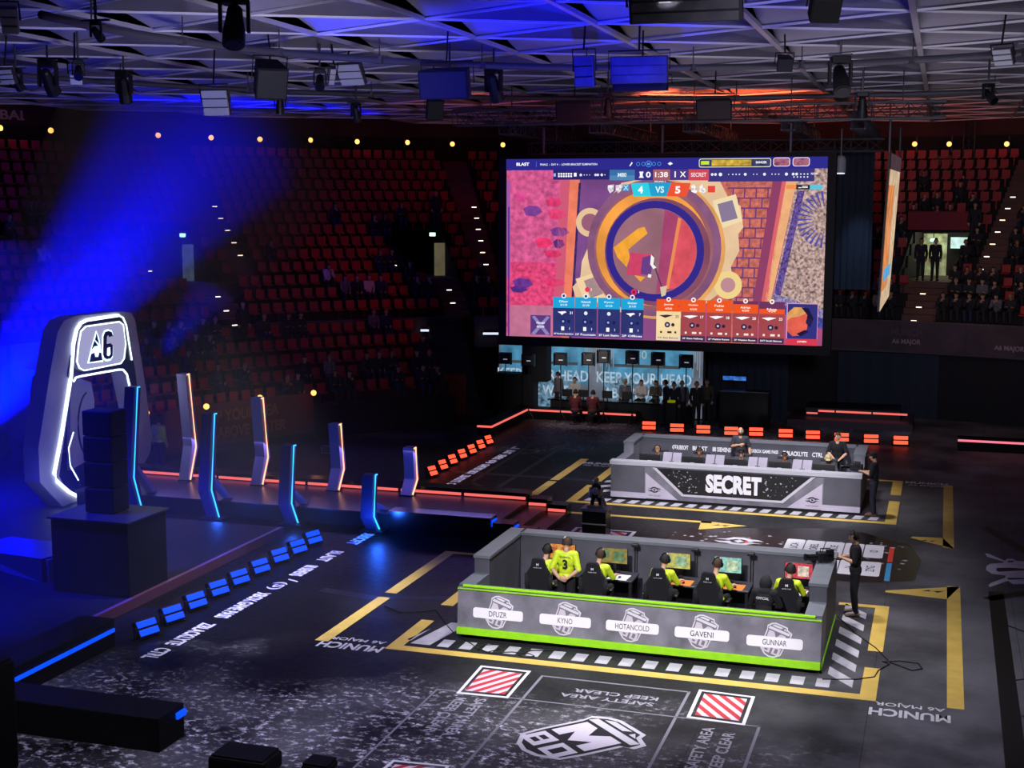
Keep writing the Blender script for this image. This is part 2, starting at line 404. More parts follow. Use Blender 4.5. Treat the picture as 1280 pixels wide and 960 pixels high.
for k in range(NA):
    a, b = A_R + (A_L - A_R) * k / NA, A_R + (A_L - A_R) * (k + 1) / NA; m_ = (a + b) / 2; vm = vom_at(m_)
    def q(r0, z0, r1, z1, mi): mb.mi(mi).add([pol(r0, a, z0), pol(r0, b, z0), pol(r1, b, z1), pol(r1, a, z1)], [(0, 1, 2, 3)])
    q(R0, 0, R0, Z0 + .0, 2)
    for i in range(NROW):
        r, z = R0 + RD * i, Z0 + RH * i; mi = 1 if ais_at(m_, i) else 0
        if vm and vm[2] <= i < vm[2] + VD:
            zf = Z0 + RH * vm[2]
            if i == vm[2]: q(r, zf - RH, r, zf, 1)
            q(r, zf, r + RD, zf, 1)
            continue
        if vm and i == vm[2] + VD:
            q(r, Z0 + RH * vm[2] + 2.05, r, z, 0)     # lintel above the doorway
            q(r, Z0 + RH * vm[2] + 2.05, r + 3, Z0 + RH * vm[2] + 2.05, 0)
            q(r, Z0 + RH * vm[2], r + 3, Z0 + RH * vm[2], 1)
        else: q(r, z - RH, r, z, mi)
        if mi == 1:   # two treads for each row on the stairs
            q(r, z, r + RD / 2, z, 1); q(r + RD / 2, z, r + RD / 2, z + RH / 2, 1); q(r + RD / 2, z + RH / 2, r + RD, z + RH / 2, 1)
        else: q(r, z, r + RD, z, mi)
    rt = R0 + RD * NROW; q(rt, Z0 + RH * (NROW - 1), HR, Z0 + RH * (NROW - 1), 0)
for v in VOM:
    zf = Z0 + RH * v[2]; ra = R0 + RD * v[2]; rb = R0 + RD * (v[2] + VD)
    for a in (v[0], v[1]):
        mb.mi(0).add([pol(ra, a, zf - .3), pol(rb, a, zf - .3), pol(rb, a, Z0 + RH * (v[2] + VD)), pol(ra, a, zf + RH * .6)], [(0, 1, 2, 3)])
        mb.add([pol(rb, a, zf), pol(rb + 3, a, zf), pol(rb + 3, a, zf + 2.1), pol(rb, a, zf + 2.1)], [(0, 1, 2, 3)])
    mb.add([pol(rb + 3, v[0], zf), pol(rb + 3, v[1], zf), pol(rb + 3, v[1], zf + 2.1), pol(rb + 3, v[0], zf + 2.1)], [(0, 1, 2, 3)])
STANDW = mat('stand_front', '#17171c', .85)
tag(mb.build('floor_terrace', [STANDM, STAIRM, STANDW], fix=False), kind='structure')
# retractable lower bleacher
LA_L = math.radians(170); LA_R = stand_hit(562, 470, True)[1]
mb = MB()
for k in range(90):
    a, b = LA_R + (LA_L - LA_R) * k / 90, LA_R + (LA_L - LA_R) * (k + 1) / 90
    def q(r0, z0, r1, z1, mi=0): mb.mi(mi).add([pol(r0, a, z0), pol(r0, b, z0), pol(r1, b, z1), pol(r1, a, z1)], [(0, 1, 2, 3)])
    q(LR0, 0, LR0, LZ0, 1)
    for i in range(LN):
        r, z = LR0 + LRD * i, LZ0 + LRH * i
        if i: q(r, z - LRH, r, z)
        q(r, z, r + LRD, z)
for i in range(LN):
    r, z = LR0 + LRD * i, LZ0 + LRH * i
    mb.mi(0).add([pol(r, LA_R, 0), pol(r + LRD, LA_R, 0), pol(r + LRD, LA_R, z), pol(r, LA_R, z)], [(0, 1, 2, 3)])
BLEACH = mat('bleacher_deck', '#4a2222', .8, noise=.2, nscale=1.2)
tag(mb.build('floor_bleacher', [BLEACH, STANDW], fix=False), kind='structure')
# flight of steps between the bleacher and the video wall
s0, s1 = stand_hit(600, 460, True)[1], LA_R - .004
mb = MB()
for i in range(12):
    r, z = R0 - 3.6 + .3 * i, .33 * (i + 1)
    mb.add([pol(r, s0, 0), pol(r, s1, 0), pol(r + .3, s1, 0), pol(r + .3, s0, 0), pol(r, s0, z), pol(r, s1, z), pol(r + .3, s1, z), pol(r + .3, s0, z)],
           [(0, 1, 2, 3), (4, 5, 6, 7), (0, 1, 5, 4), (1, 2, 6, 5), (2, 3, 7, 6), (3, 0, 4, 7)])
st = tag(mb.build('floor_steps', mat('dark_steps', '#26262e', .7)), kind='structure')
# parapet along the front of the upper stand
mb = MB(); lofts = [(x[0], x[1]) for x in AIS if x[2] == 0]
for k in range(NA):
    a, b = A_R + (A_L - A_R) * k / NA, A_R + (A_L - A_R) * (k + 1) / NA
    if any(l[0] <= (a + b) / 2 <= l[1] for l in lofts) and (a + b) / 2 > math.radians(95): continue
    z0, z1 = 2.65, Z0 + .05
    vs = [pol(R0 - .28, a, z0), pol(R0 - .28, b, z0), pol(R0 - .28, b, z1), pol(R0 - .28, a, z1), pol(R0 - .14, a, z0), pol(R0 - .14, b, z0), pol(R0 - .14, b, z1), pol(R0 - .14, a, z1)]
    mb.mi(0).add(vs, [(0, 1, 2, 3), (4, 7, 6, 5), (3, 2, 6, 7), (0, 4, 5, 1)])
tag(mb.build('wall_parapet', mat('parapet', '#55464c', .7, noise=.2, nscale=1), fix=False), kind='structure')

# ---------------------------------------------------------------- printed marks on the floor
def decal(name, polys, m, z=FZ0, parent=floor):
    mb = MB()
    for p in polys: mb.add([V3((q[0], q[1], z)) for q in p], [tuple(range(len(p)))])
    o = mb.build(name, m, parent, fix=False)
    for pl in o.data.polygons: pass
    return o
def rect(x0, y0, x1, y1): return [(x0, y0), (x1, y0), (x1, y1), (x0, y1)]
W = .27
def ydecal(*polys): return decal('yellow_line', polys, YEL)
# front booth box
ydecal(rect(-9.95, 23.35, -.82, 23.62)); ydecal(rect(-1.1, 23.62, -.82, 25.1)); ydecal(rect(-1.1, 26.1, -.82, 29.25)); ydecal(rect(-1.86, 29.05, -1.1, 29.25))
ydecal(rect(-9.95, 23.62, -9.67, 25.3)); ydecal(rect(-9.95, 26.4, -9.67, 28.2))
ydecal(rect(-11.45, 23.4, -11.17, 26.55)); ydecal(rect(-11.45, 26.9, -11.17, 30.75)); ydecal(rect(-11.17, 30.55, -8.95, 30.75))
# back booth box (the mirror image)
ydecal(rect(-10.15, 37.15, -.95, 37.4)); ydecal(rect(-1.25, 37.4, -.95, 40.2)); ydecal(rect(-1.25, 41.1, -.95, 43.35)); ydecal(rect(-2.2, 43.15, -1.25, 43.35))
ydecal(rect(-10.15, 37.4, -9.87, 39.7)); ydecal(rect(-10.15, 40.3, -9.87, 43.2))
ydecal(rect(-11.45, 37.0, -11.17, 39.9)); ydecal(rect(-11.45, 40.1, -11.17, 43.9))
ydecal(rect(-9.9, 35.75, -5.7, 35.95)); ydecal([(-5.9, 34.95), (-4.75, 35.75), (-5.7, 35.95), (-6.0, 35.95)])
# lines down the far side of the stage with arrow heads
ydecal(rect(.25, 34.95, .52, 43.1)); ydecal([(.25, 36.0), (.52, 34.9), (-.55, 35.75), (-.5, 35.9)])
ydecal(rect(.35, 23.4, .63, 31.3)); ydecal([(.63, 31.35), (.35, 30.2), (-.95, 30.35), (-.95, 30.5)])
for (x, y, r) in ((-.1, 35.55, .2), (0.05, 30.75, .25), (-5.4, 35.6, .25)):
    decal('arrow_mark', [[(x - r, y - .08), (x - r * .3, y + .1), (x - r * .2, y), (x + r, y + .1), (x + r * .4, y - .1), (x + r * .1, y)]], BLK, FZ0 + .002)
# hatch marks round the booths
HM = mat('hatch_print', '#b9b6bf', .65, noise=.12, nscale=4)
for k in range(17):
    x = -9.05 + k * .448; decal('hatch_mark', [[(x, 23.78), (x + .24, 23.78), (x + .24, 24.22), (x, 24.22)]], HM)
decal('hatch_mark', [[(-9.6, 23.8), (-9.2, 23.8), (-8.95, 25.3), (-9.3, 25.3)]], HM); decal('hatch_mark', [[(-9.65, 23.95), (-9.75, 24.0), (-9.55, 24.8)]], HM)
for k in range(6):
    y = 23.9 + k * .85; decal('hatch_mark', [[(-1.25, y), (-1.25, y + .42), (-1.72, y + 1.05), (-1.72, y + .62)]], HM)
for k in range(20):
    x = -9.7 + k * .42; decal('hatch_mark', [[(x, 37.5), (x + .24, 37.5), (x + .32, 37.95), (x + .08, 37.95)]], HM)
for k in range(4):
    y = 38.6 + k * .8; decal('hatch_mark', [[(-9.75, y), (-9.2, y + .4), (-9.2, y + .75), (-9.75, y + .35)]], HM)
# red and white warning squares in a white frame
REDS = mat('red_stripe', '#c8303c', .6); PINKW = mat('pale_pink', '#f1d9e4', .6)
def lerp2(q, u, v):
    a = [q[0][i] * (1 - u) + q[1][i] * u for i in (0, 1)]; b = [q[3][i] * (1 - u) + q[2][i] * u for i in (0, 1)]
    return (a[0] * (1 - v) + b[0] * v, a[1] * (1 - v) + b[1] * v)
def warn(q, slant):
    rt = decal('warning_square', [[lerp2(q, u, v) for u, v in e] for e in
        (((0, 0), (1, 0), (1, .05), (0, .05)), ((0, .95), (1, .95), (1, 1), (0, 1)), ((0, .05), (.06, .05), (.06, .95), (0, .95)), ((.94, .05), (1, .05), (1, .95), (.94, .95)))], WHITEP)
    lo, hi = .12, .88; mb = MB(); S = []
    mb.mi(0).add([V3((*lerp2(q, u, v), FZ0 - .001)) for u, v in ((lo, lo), (hi, lo), (hi, hi), (lo, hi))], [(0, 1, 2, 3)])
    n = 6
    for k in range(2 * n):
        if k % 2: continue
        a, b = k / n - 1, (k + 1) / n - 1       # clip of the band a <= v -/+ u <= b
        pts = []
        def clip(poly, f):
            out = []
            for i in range(len(poly)):
                p, r = poly[i], poly[(i + 1) % len(poly)]; fp, fr = f(p), f(r)
                if fp >= 0: out.append(p)
                if fp * fr < 0: t = fp / (fp - fr); out.append((p[0] + (r[0] - p[0]) * t, p[1] + (r[1] - p[1]) * t))
            return out
        g = (lambda p: p[1] - p[0]) if slant > 0 else (lambda p: p[1] + p[0] - 1)
        pl = clip([(0, 0), (1, 0), (1, 1), (0, 1)], lambda p: g(p) - a); pl = clip(pl, lambda p: b - g(p)) if pl else []
        if len(pl) > 2: mb.mi(1).add([V3((*lerp2(q, lo + (hi - lo) * p[0], lo + (hi - lo) * p[1]), FZ0 + .001)) for p in pl], [tuple(range(len(pl)))])
    return mb.build('stripes', [PINKW, REDS], rt, fix=False)
def fq(*pts): return [tuple(FZ(*p)[:2]) for p in pts]
warn(fq((570, 867), (635, 873), (664, 839), (601, 832)), 1)
warn(fq((858, 897), (931, 907), (944, 871), (874, 862)), -1)
warn(fq((440, 992), (545, 998), (562, 957), (491, 950)), 1)
warn([(-9.05, 32.5), (-7.4, 32.5), (-7.4, 34.2), (-9.05, 34.2)], -1)
# thin grey guide lines of the safety lanes
GL = mat('grey_line', '#8a8792', .6)
x0, x1, y0, y1 = -6.75, -3.75, 21.55, 22.9
for p in (rect(-6.62, 22.78, -3.95, 22.83), rect(-8.2, 21.55, -2.55, 21.59), rect(-6.66, 17.5, -6.61, 22.83), rect(-8.22, 17.5, -8.18, 21.6), rect(-3.98, 17.5, -3.93, 22.83), rect(-2.6, 17.5, -2.55, 21.6)):
    decal('grey_line', [p], GL, FZ0 - .001)
PRINTG = mat('grey_lettering', '#a9a6b2', .6)
def floortext(s, x, y, xd, yd, h, wd=None, m=WHITE, bold=.02): return lettering(s, (x, y, FZ0), xd, yd, h, m, floor, wd, bold, 'floor_lettering')
XM, YM, XP, YP = (-1, 0, 0), (0, -1, 0), (1, 0, 0), (0, 1, 0)
floortext('SAFETY AREA', -5.25, 22.0, XM, YM, .17, 1.65, PRINTG); floortext('KEEP CLEAR', -5.15, 22.28, XM, YM, .17, 1.5, PRINTG)
floortext('SAFETY AREA', -7.3, 20.5, YM, XP, .2, 1.75, PRINTG); floortext('KEEP CLEAR', -7.65, 20.5, YM, XP, .2, 1.6, PRINTG)
floortext('SAFETY AREA', -3.35, 20.4, YP, XM, .2, 1.75, PRINTG); floortext('KEEP CLEAR', -3.0, 20.35, YP, XM, .2, 1.6, PRINTG)
# two-line event name on the corners of the mat
def munich(x, y, xd, yd, k=1):
    yv = V3(yd)
    c = V3((x, y, 0)); a = c - yv * .0; b = c - yv * .42 * k
    floortext('MUNICH', a.x, a.y, xd, yd, .36 * k, 1.32 * k, WHITE, .032); floortext('\u25b36 MAJOR'.replace('\u25b3', 'A'), b.x, b.y, xd, yd, .22 * k, 1.15 * k, WHITE, .015)
munich(-.25, 22.86, XM, YM); munich(-10.63, 23.25, XM, YM)
munich(-.25, 43.2, XP, YP, .95); munich(-10.55, 43.2, XP, YP, .95)
# sponsor names along the wing (read from the stand on that wing)
def sponsors(ys, x, k):
    for s, y, wd in ys: floortext(s, x, y, YM, XP, .34 * k, wd, WHITEP, .04)
sponsors([('CTRL', 21.75, .62), ('ZBLACKLYTE', 23.0, 1.45), ('XBOX GAME PASS', 25.1, 1.95), ('88 SIEMENS', 28.0, .95), ('BLAST', 29.4, 1.0), ('UBISOFT', 31.3, 1.3)], -13.95, 1)
floortext('(S)', -13.95, 26.65, YM, XP, .34, .6); floortext('/', -13.8, 27.15, YM, XP, .3, .2)
sponsors([('CTRL', 38.3, .7), ('ZBLACKLYTE', 39.4, 1.15), ('XBOX', 40.5, .6), ('GAME PASS', 41.4, 1.0), ('(S)', 42.4, .6), ('SIEMENS', 43.3, .9), ('BLAST', 44.3, .7)], -14.15, .9)
decal('white_mark', [rect(-14.32, 45.0, -14.0, 45.12), rect(-14.32, 45.12, -14.2, 45.5)], WHITE)
# dark centre panel with map cards
decal('centre_panel', [[(-7.0, 31.1), (-6.25, 35.0), (-2.2, 36.3), (-.55, 35.0), (-.25, 33.6), (-.35, 31.5), (-1.4, 31.0)]], mat('panel_print', '#0c0b0e', .3, noise=.5, nscale=6), FZ0 - .002)
CARD = mat('card_print', '#f4f2f6', .55)
cols = [(138, 312), (233, 319), (331, 330), (440, 337), (532, 345)]
names = ['UCA', 'OREL', 'SKUE', '45', 'O']; names2 = ['LNE', 'BKO', 'TWE', '16', 'ZYG']
c0, c1 = FZ(960 + 138 / 4, 600 + 312 / 4), FZ(960 + 532 / 4, 600 + 345 / 4)
def rr(cx, cy, w_, h_, r=.08, n=4):
    o = []
    for k, (sx, sy) in enumerate(((1, 1), (-1, 1), (-1, -1), (1, -1))):
        for i in range(n + 1):
            a = PI / 2 * (k + i / n); o.append((cx + sx * (w_ / 2 - r) + r * math.cos(a), cy + sy * (h_ / 2 - r) + r * math.sin(a)))
    return o
for k in range(5):
    P = c0.lerp(c1, k / 4)
    for row, nm in ((0, names[k]), (1, names2[k])):
        y = 34.0 - row * 1.72
        x = P.x + .0
        cd = decal('map_card', [rr(x, y, .46, 1.34)], CARD, FZ0 + .001)
        lettering(nm, (x, y, FZ0 + .003), YP, XM, .2, mat('card_ink', '#26252c'), cd, None, .01)
PR, PB = mat('red_print', '#e8402e', .5), mat('blue_print', '#3f9fd6', .5)
decal('red_strip', [rect(-1.02, 33.05, -.9, 34.6)], PR); decal('blue_strip', [rect(-1.02, 31.3, -.9, 32.95)], PB)
decal('red_strip', [rect(-4.55, 32.5, -4.43, 34.35)], PR); decal('blue_strip', [rect(-4.55, 31.0, -4.43, 32.4)], PB)
# eye-shaped emblem: two hooked blades round a core
def blades(cx, cy, s, z, xd=(1, 0), yd=(0, 1), sy=1):
    def T(u, v): return (cx + s * (u * xd[0] + v * sy * yd[0]), cy + s * (u * xd[1] + v * sy * yd[1]))
    up = [(-1.0, .15), (-.6, .22), (-.3, .5), (.1, .55), (.45, .35), (.75, .32), (1.0, .12), (.6, .12), (.4, -.02), (.25, .22), (-.1, .3), (-.45, .08)]
    dn = [(-u, -v) for u, v in up]; core = [(-.22, .02), (0, .2), (.22, -.02), (0, -.2)]
    return [[T(*p) for p in q] for q in (up, dn, core)]
def tri_decal(name, polys, m, z=FZ0, parent=floor):
    return decal(name, polys, m, z, parent)
tri_decal('blade_emblem', blades(-4.7, 34.0, .62, 0, (1, 0), (0, 1), 1.25), WHITE, FZ0 + .001)
random.seed(3)
sm = [[(x + r * math.cos(a + random.random() * .6), y + r * .9 * math.sin(a + random.random() * .6)) for a in (0, 1.5, 3, 4.6)]
      for x, y, r in [(-6.5 + random.random() * 6.0, 31.6 + random.random() * 3.4, .02 + random.random() * .06) for _ in range(120)]]
decal('white_specks', sm, HM, FZ0 + .0005)
# team emblem: shield with an M over 80
def shield(c, up, xd, s, z, parent, bits=True, nm='shield_emblem', ink=('#1a191f', '#e6dfec')):
    c, up, xd = V3(c), V3(up).normalized(), V3(xd).normalized(); n = xd.cross(up)
    T = lambda u, v, k=0: c + xd * (u * s) + up * (v * s) + n * (z + k * .004)
    out = [(-.3, -.98), (0, -1.05), (.3, -.98), (.62, -.72), (.66, -.3), (.66, .45), (.82, .55), (.8, .8), (.5, .9), (.42, 1.05), (-.3, 1.05), (-.52, .95), (-.72, .72), (-.66, .5), (-.66, -.3), (-.62, -.72)]
    mb = MB()
    def P(pts, k, mi): mb.mi(mi).add([T(u, v, k) for u, v in pts], [tuple(range(len(pts)))])
    P(out, 0, 0); P([(u * .9, v * .92) for u, v in out], .5, 1)
    P([(-.52, -.2), (-.52, .5), (-.2, .5), (0, .2), (.2, .5), (.52, .5), (.52, -.2), (.26, -.2), (.26, .1), (0, -.2), (-.26, .1), (-.26, -.2)], 1, 2)
    P([(-.6, .58), (.66, .58), (.7, .74), (-.55, .74)], 1, 0); P([(-.45, .8), (.1, .8), (.2, .92), (-.3, .92)], 1, 0); P([(.28, .8), (.48, .8), (.3, .92)], 1, 0)
    if bits:
        mb.mi(2)
        for (a, b) in ((-.52, -.06), (.06, .52)):
            ys = (-.32, -.4, -.5, -.6, -.72, -.8)
            P([(a, -.8), (b, -.8), (b, -.32), (a, -.32)], 1, 2)
            w_ = b - a; P([(a + w_ * .3, -.70), (b - w_ * .3, -.70), (b - w_ * .3, -.59), (a + w_ * .3, -.59)], 1.5, 1) if a < 0 else P([(a + w_ * .3, -.70), (b - w_ * .3, -.70), (b - w_ * .3, -.42), (a + w_ * .3, -.42)], 1.5, 1)
            if a < 0: P([(a + w_ * .3, -.53), (b - w_ * .3, -.53), (b - w_ * .3, -.42), (a + w_ * .3, -.42)], 1.5, 1)
    return mb.build(nm, [WHITE, mat('emblem_ink' + ink[0][1:], ink[0], .6), mat('emblem_pale' + ink[1][1:], ink[1], .6)], parent, fix=False)
shield((-5.27, 20.18, FZ0), (.69, .72, 0), (.72, -.69, 0), .98, 0, floor)
# winged emblem at the edge of the stage
wing = [(1088, 693), (1100, 692), (1153, 700), (1165, 699), (1190, 705), (1210, 702)]
def P4(l): return [tuple(FZ(960 + x / 4, 600 + y / 4)[:2]) for x, y in l]
tri_decal('winged_emblem', [P4([(1085, 368), (1100, 368), (1185, 405), (1195, 395), (1225, 395), (1240, 405), (1300, 408), (1300, 480), (1225, 480), (1190, 478), (1120, 470), (1090, 450), (1092, 432), (1110, 420), (1175, 415), (1180, 410), (1095, 384)]),
                             P4([(1190, 478), (1225, 480), (1300, 480), (1300, 520), (1225, 522), (1200, 505), (1110, 536), (1102, 528), (1115, 515), (1185, 490)])], WHITE)
tri_decal('winged_emblem_ink', [P4([(1145, 440), (1215, 440), (1300, 446), (1300, 452), (1240, 455), (1150, 460), (1140, 450)]), P4([(1200, 405), (1230, 404), (1225, 412), (1198, 413)]), P4([(1195, 490), (1290, 492), (1290, 497), (1205, 500)])], mat('ink', '#141318', .6), FZ0 + .002)
# dark tape frames and cable runs on the mat
TAPE = mat('black_tape', '#08080a', .45)
def tape(pts, w_=.16, z=.0025, name='black_tape', m=TAPE):
    polys = []
    for a, b in zip(pts[:-1], pts[1:]):
        d = V3((b[0] - a[0], b[1] - a[1], 0)).normalized() * (w_ / 2); n = V3((-d.y, d.x, 0))
        polys.append([(a[0] - d.x + n.x, a[1] - d.y + n.y), (b[0] + d.x + n.x, b[1] + d.y + n.y), (b[0] + d.x - n.x, b[1] + d.y - n.y), (a[0] - d.x - n.x, a[1] - d.y - n.y)])
    mb = MB()
    for i, q in enumerate(polys): mb.add([V3((a[0], a[1], z + i * .0005)) for a in q], [(0, 1, 2, 3)])
    return mb.build(name, m, floor, fix=False)
F2 = lambda *p: tuple(FZ(*p)[:2])
tape([F2(588, 603), F2(672, 551), F2(716, 548), F2(800, 548), F2(900, 548)]); tape([F2(588, 603), F2(617, 613), F2(712, 553)]); tape([F2(652, 566), F2(676, 574)], .06)
tape([F2(575, 590), F2(762, 602)], .3, .0022, 'cable_ramp'); tape([F2(410, 738), F2(470, 748), F2(560, 748)], .3, .0022, 'cable_ramp')
tape([F2(1245, 742), F2(1252, 800), F2(1264, 900), F2(1272, 975)], .32); tape([F2(1240, 748), F2(1300, 738)], .3)
tape([F2(1232, 660), F2(1300, 700)], .3); tape([F2(1254, 780), F2(1300, 797)], .05); tape([F2(1266, 851), F2(1300, 846)], .05); tape([F2(1271, 892), F2(1300, 905)], .05)

# ---------------------------------------------------------------- player booths
def seg(a, b, n=1): return [V3(a).lerp(V3(b), i / n) for i in range(n + 1)]
fb = thing('player_booth', 'grey booth with lime green trim and five white name plates in front', 'player booth', (-5.35, 24.4, 0))
# body: outline of the wall seen from above, low at the front, high round the back
XL, XR = -8.85, -1.85
mb = MB(); mb.prism([(XL, 24.40, .12), (XR, 24.40, .12), (XR, 24.47, 1.02), (XL, 24.47, 1.02)], (0, .08, 0)); mb.build('front_panel', GREYP, fb)
MB().span((XL, 24.36, .10), (XR, 24.42, .235)).build('lower_trim', GREEN, fb)
MB().span((XL, 24.44, .985), (XR, 24.50, 1.005)).span((XL + .1, 24.46, 1.035), (XR - .12, 24.52, 1.07)).build('upper_trim', GREEN, fb)
MB().span((XL, 24.52, .98), (XR, 24.66, 1.045)).build('front_shelf', GREYD, fb); MB().span((XL + .33, 24.7, 0), (XR - .33, 27.58, .08)).build('deck', BLKF, fb)
for nm, xa, xb in (('side_wall', XL, XL + .32), ('side_wall', XR - .32, XR)):
    MB().span((xa, 24.55, .06), (xb, 25.45, 1.06)).build('low_side', GREYT, fb)
    MB().span((xa, 25.45, .06), (xb, 27.95, 1.36)).mi(1).span((xa - .02, 25.43, 1.36), (xb + .02, 27.97, 1.42)).build('side_wall', [GREYD, GREYT], fb)
MB().span((XL + .32, 27.6, .06), (XR - .32, 27.95, 1.36)).mi(1).span((XL + .3, 27.58, 1.36), (XR - .3, 27.97, 1.42)).build('back_wall', [GREYD, GREYT], fb)
MB().span((XR, 24.5, .06), (XR + .02, 27.9, .12)).build('side_trim', GREEN, fb)
MB().span((XL + .05, 24.5, 0), (XL + .3, 27.9, .1)).span((XR - .3, 24.5, 0), (XR - .05, 27.9, .1)).span((XL + .1, 24.5, 0), (XR - .1, 24.6, .12)).span((XL + .1, 27.65, 0), (XR - .1, 27.9, .1)).build('plinth', BLK, fb)
INK = mat('plate_ink', '#2b2a30', .6)
tilt = V3((0, .07, .9)).normalized()
for k, s in enumerate(('DFUZR', 'KYNO', 'HOTANCOLD', 'GAVENI', 'GUNNAR')):
    px = (622, 706, 790, 877, 968)[k]; py = (768.5, 776.5, 784.5, 793, 803.5)[k]
    P = AY(px, py, 24.40); P.y = 24.40 + (P.z - .12) * .0778 - .006
    shield(P + tilt * .03, tilt + V3((.34, 0, 0)), V3((1, 0, 0)) - tilt * .34, .31, .004, fb, True, 'shield_emblem', ('#77737e', '#cfc6d4'))
    mb = MB(); mb.prism([P + V3((u, -.012, 0)) + tilt * v for u, v in rr(0, 0, 1.02, .2, .05)], (0, .01, 0)); pl = mb.build('name_plate', WHITEP, fb)
    lettering(s, P + V3((0, -.016, 0)), (1, 0, 0), tilt, .105, INK, pl, .085 * len(s) * .62 + .02 * len(s), 0)

bb = thing('player_booth', 'grey booth with black splattered banner panel and white triangles', 'player booth', (-5.5, 38.1, 0))
XL, XR = -9.02, -1.95; YF = 38.05
MB().span((XL, YF, .06), (XR, YF + .12, 1.08)).build('front_panel', GREYP, bb)
MB().span((XL - .03, YF - .05, 1.02), (XR + .03, YF + .3, 1.13)).build('front_ledge', mat('pale_ledge', '#b9bac2', .45), bb)
MB().span((XL, YF - .015, 0.06), (XL + 1.05, YF, .22)).span((XR - 1.05, YF - .015, .06), (XR, YF, .22)).build('lilac_base', LILAC, bb)
def fpz(x, z, k=1): return V3((x, YF - .012 * k, z))
DARKP = mat('dark_grey_panel', '#5a5963', .6, noise=.2, nscale=1.5)
for q_ in ((XL, XL + 1.0), (XR - 1.0, XR)): MB().prism([fpz(q_[0], .24), fpz(q_[1], .24), fpz(q_[1], .98), fpz(q_[0], .98)], (0, .01, 0)).build('end_panel', DARKP, bb)  # darker grey panels at both ends of the front
for sx, x0 in ((1, XL + 1.03), (-1, XR - 1.03)):
    t = MB().prism([fpz(x0, .08, 2), fpz(x0 + sx * .95, .08, 2), fpz(x0, .82, 2)], (0, .01, 0)).build('triangle_panel', LILAC, bb)
    mb = MB()
    for pl in blades(0, 0, .2, 0): mb.add([V3((x0 + sx * .27 + u, YF - .03, .34 + v * .8)) for u, v in pl], [tuple(range(len(pl)))])
    text_into(mb, 'TEAM SECRET', (x0 + sx * .27, YF - .03, .17), (1, 0, 0), (0, 0, 1), .04, .36)
    mb.build('team_mark', INK, t, fix=False)
bpan = [(XL + 1.35, .98), (XR - 1.35, .98), (XR - 2.15, .26), (XL + 2.15, .26)]
mb = MB().prism([fpz(x, z, 2) for x, z in bpan], (0, .01, 0)); banner = mb.build('banner_panel', mat('banner_black', '#121217', .5, noise=.6, nscale=7), bb)
mb = MB(); o2 = [(XL + 1.22, 1.0), (XR - 1.22, 1.0), (XR - 2.1, .2), (XL + 2.1, .2)]
for i in (1, 2, 3):
    a, b = o2[i], o2[(i + 1) % 4]; c, d = bpan[(i + 1) % 4], bpan[i]
    mb.prism([fpz(*p, 3) for p in (a, b, c, d)], (0, .015, 0))
mb.build('banner_border', mat('banner_edge', '#cfcbd6', .5), banner)
lettering('SECRET', (-5.45, YF - .045, .63), (1, 0, 0), (0, 0, 1), .54, WHITEP, banner, 1.58, .055)
random.seed(5); mb = MB()
for _ in range(170):
    u = random.random(); x = XL + 1.7 + u * (XR - XL - 3.4); z = random.uniform(.32, .94); lim = (.98 - z) / .72 * .8
    if x < XL + 1.45 + lim or x > XR - 1.45 - lim or abs(x + 5.5) < .9: continue
    r = random.uniform(.008, .03); mb.poly([V3((x + r * math.cos(a) * random.uniform(.4, 1.3), YF - .03, z + r * math.sin(a) * random.uniform(.4, 1.3))) for a in (0, 1.2, 2.6, 3.9, 5.1)])
mb.build('splatter_print', HM, banner, fix=False)
for xa, xb in ((XL, XL + .3), (XR - .3, XR)):
    MB().span((xa, YF + .3, .06), (xb, 39.7, 1.08)).build('low_side', GREYT, bb)
    MB().span((xa, 39.7, .06), (xb, 41.3, 1.36)).mi(1).span((xa - .02, 39.68, 1.36), (xb + .02, 41.32, 1.42)).build('side_wall', [GREYP, GREYT], bb)
bw = MB().span((XL + .3, 41.0, .06), (XR - .3, 41.3, 1.36)).mi(1).span((XL + .28, 40.96, 1.36), (XR - .28, 41.32, 1.42)).build('back_wall', [GREYD, GREYT], bb)
MB().span((XL + .05, YF + .05, 0), (XR - .05, YF + .12, .07)).span((XL + .05, 41.05, 0), (XR - .05, 41.25, .07)).build('plinth', BLK, bb)
for s, px, wd in (('(S)', 844, .18), ('UBISOFT', 854, .32), ('BLAST', 875, .46), ('88 SIEMENS', 902, .56), ('(X)XBOX GAME PASS', 954, .9), ('Z BLACKLYTE', 994, .74), ('CTRL', 1022, .32)):
    P = AY(px, 559 + (px - 846) * .055, 40.99); lettering(s, (P.x, 40.985, P.z), (1, 0, 0), (0, 0, 1), .14, WHITEP, bw, wd, .03)

# ---------------------------------------------------------------- catwalk, gate, light pylons
CWZ = .42
DECK = mat('catwalk_deck', '#3b2c38', .3, noise=.12, nscale=1)
cw = thing('catwalk', 'low dark catwalk running from the lit gate to the stage steps', 'catwalk', (-17, 33.6, 0))
MB().span((-23.3, 32.5, 0), (-10.66, 35.1, CWZ - .04)).mi(1).span((-23.3, 32.45, CWZ - .04), (-10.66, 35.1, CWZ)).build('deck', [BLK, DECK], cw)
MB().span((-13.5, 32.0, 0), (-10.7, 32.5, CWZ + .18)).build('near_curb', BLKG, cw)
MB().span((-23.3, 35.1, 0), (-10.7, 35.65, CWZ + .2)).build('far_curb', BLKG, cw)
for i, (xa, xb) in enumerate(((-23.3, -20.3), (-20.2, -17.4), (-17.3, -14.5), (-14.4, -12.6), (-12.5, -10.72))):
    MB().span((xa, 35.06, CWZ + .03), (xb, 35.11, CWZ + .10)).build('coral_strip', CORAL, cw)
MB().span((-10.70, 32.1, .36), (-10.66, 32.42, .52)).build('blue_end_light', BLUEL, cw)
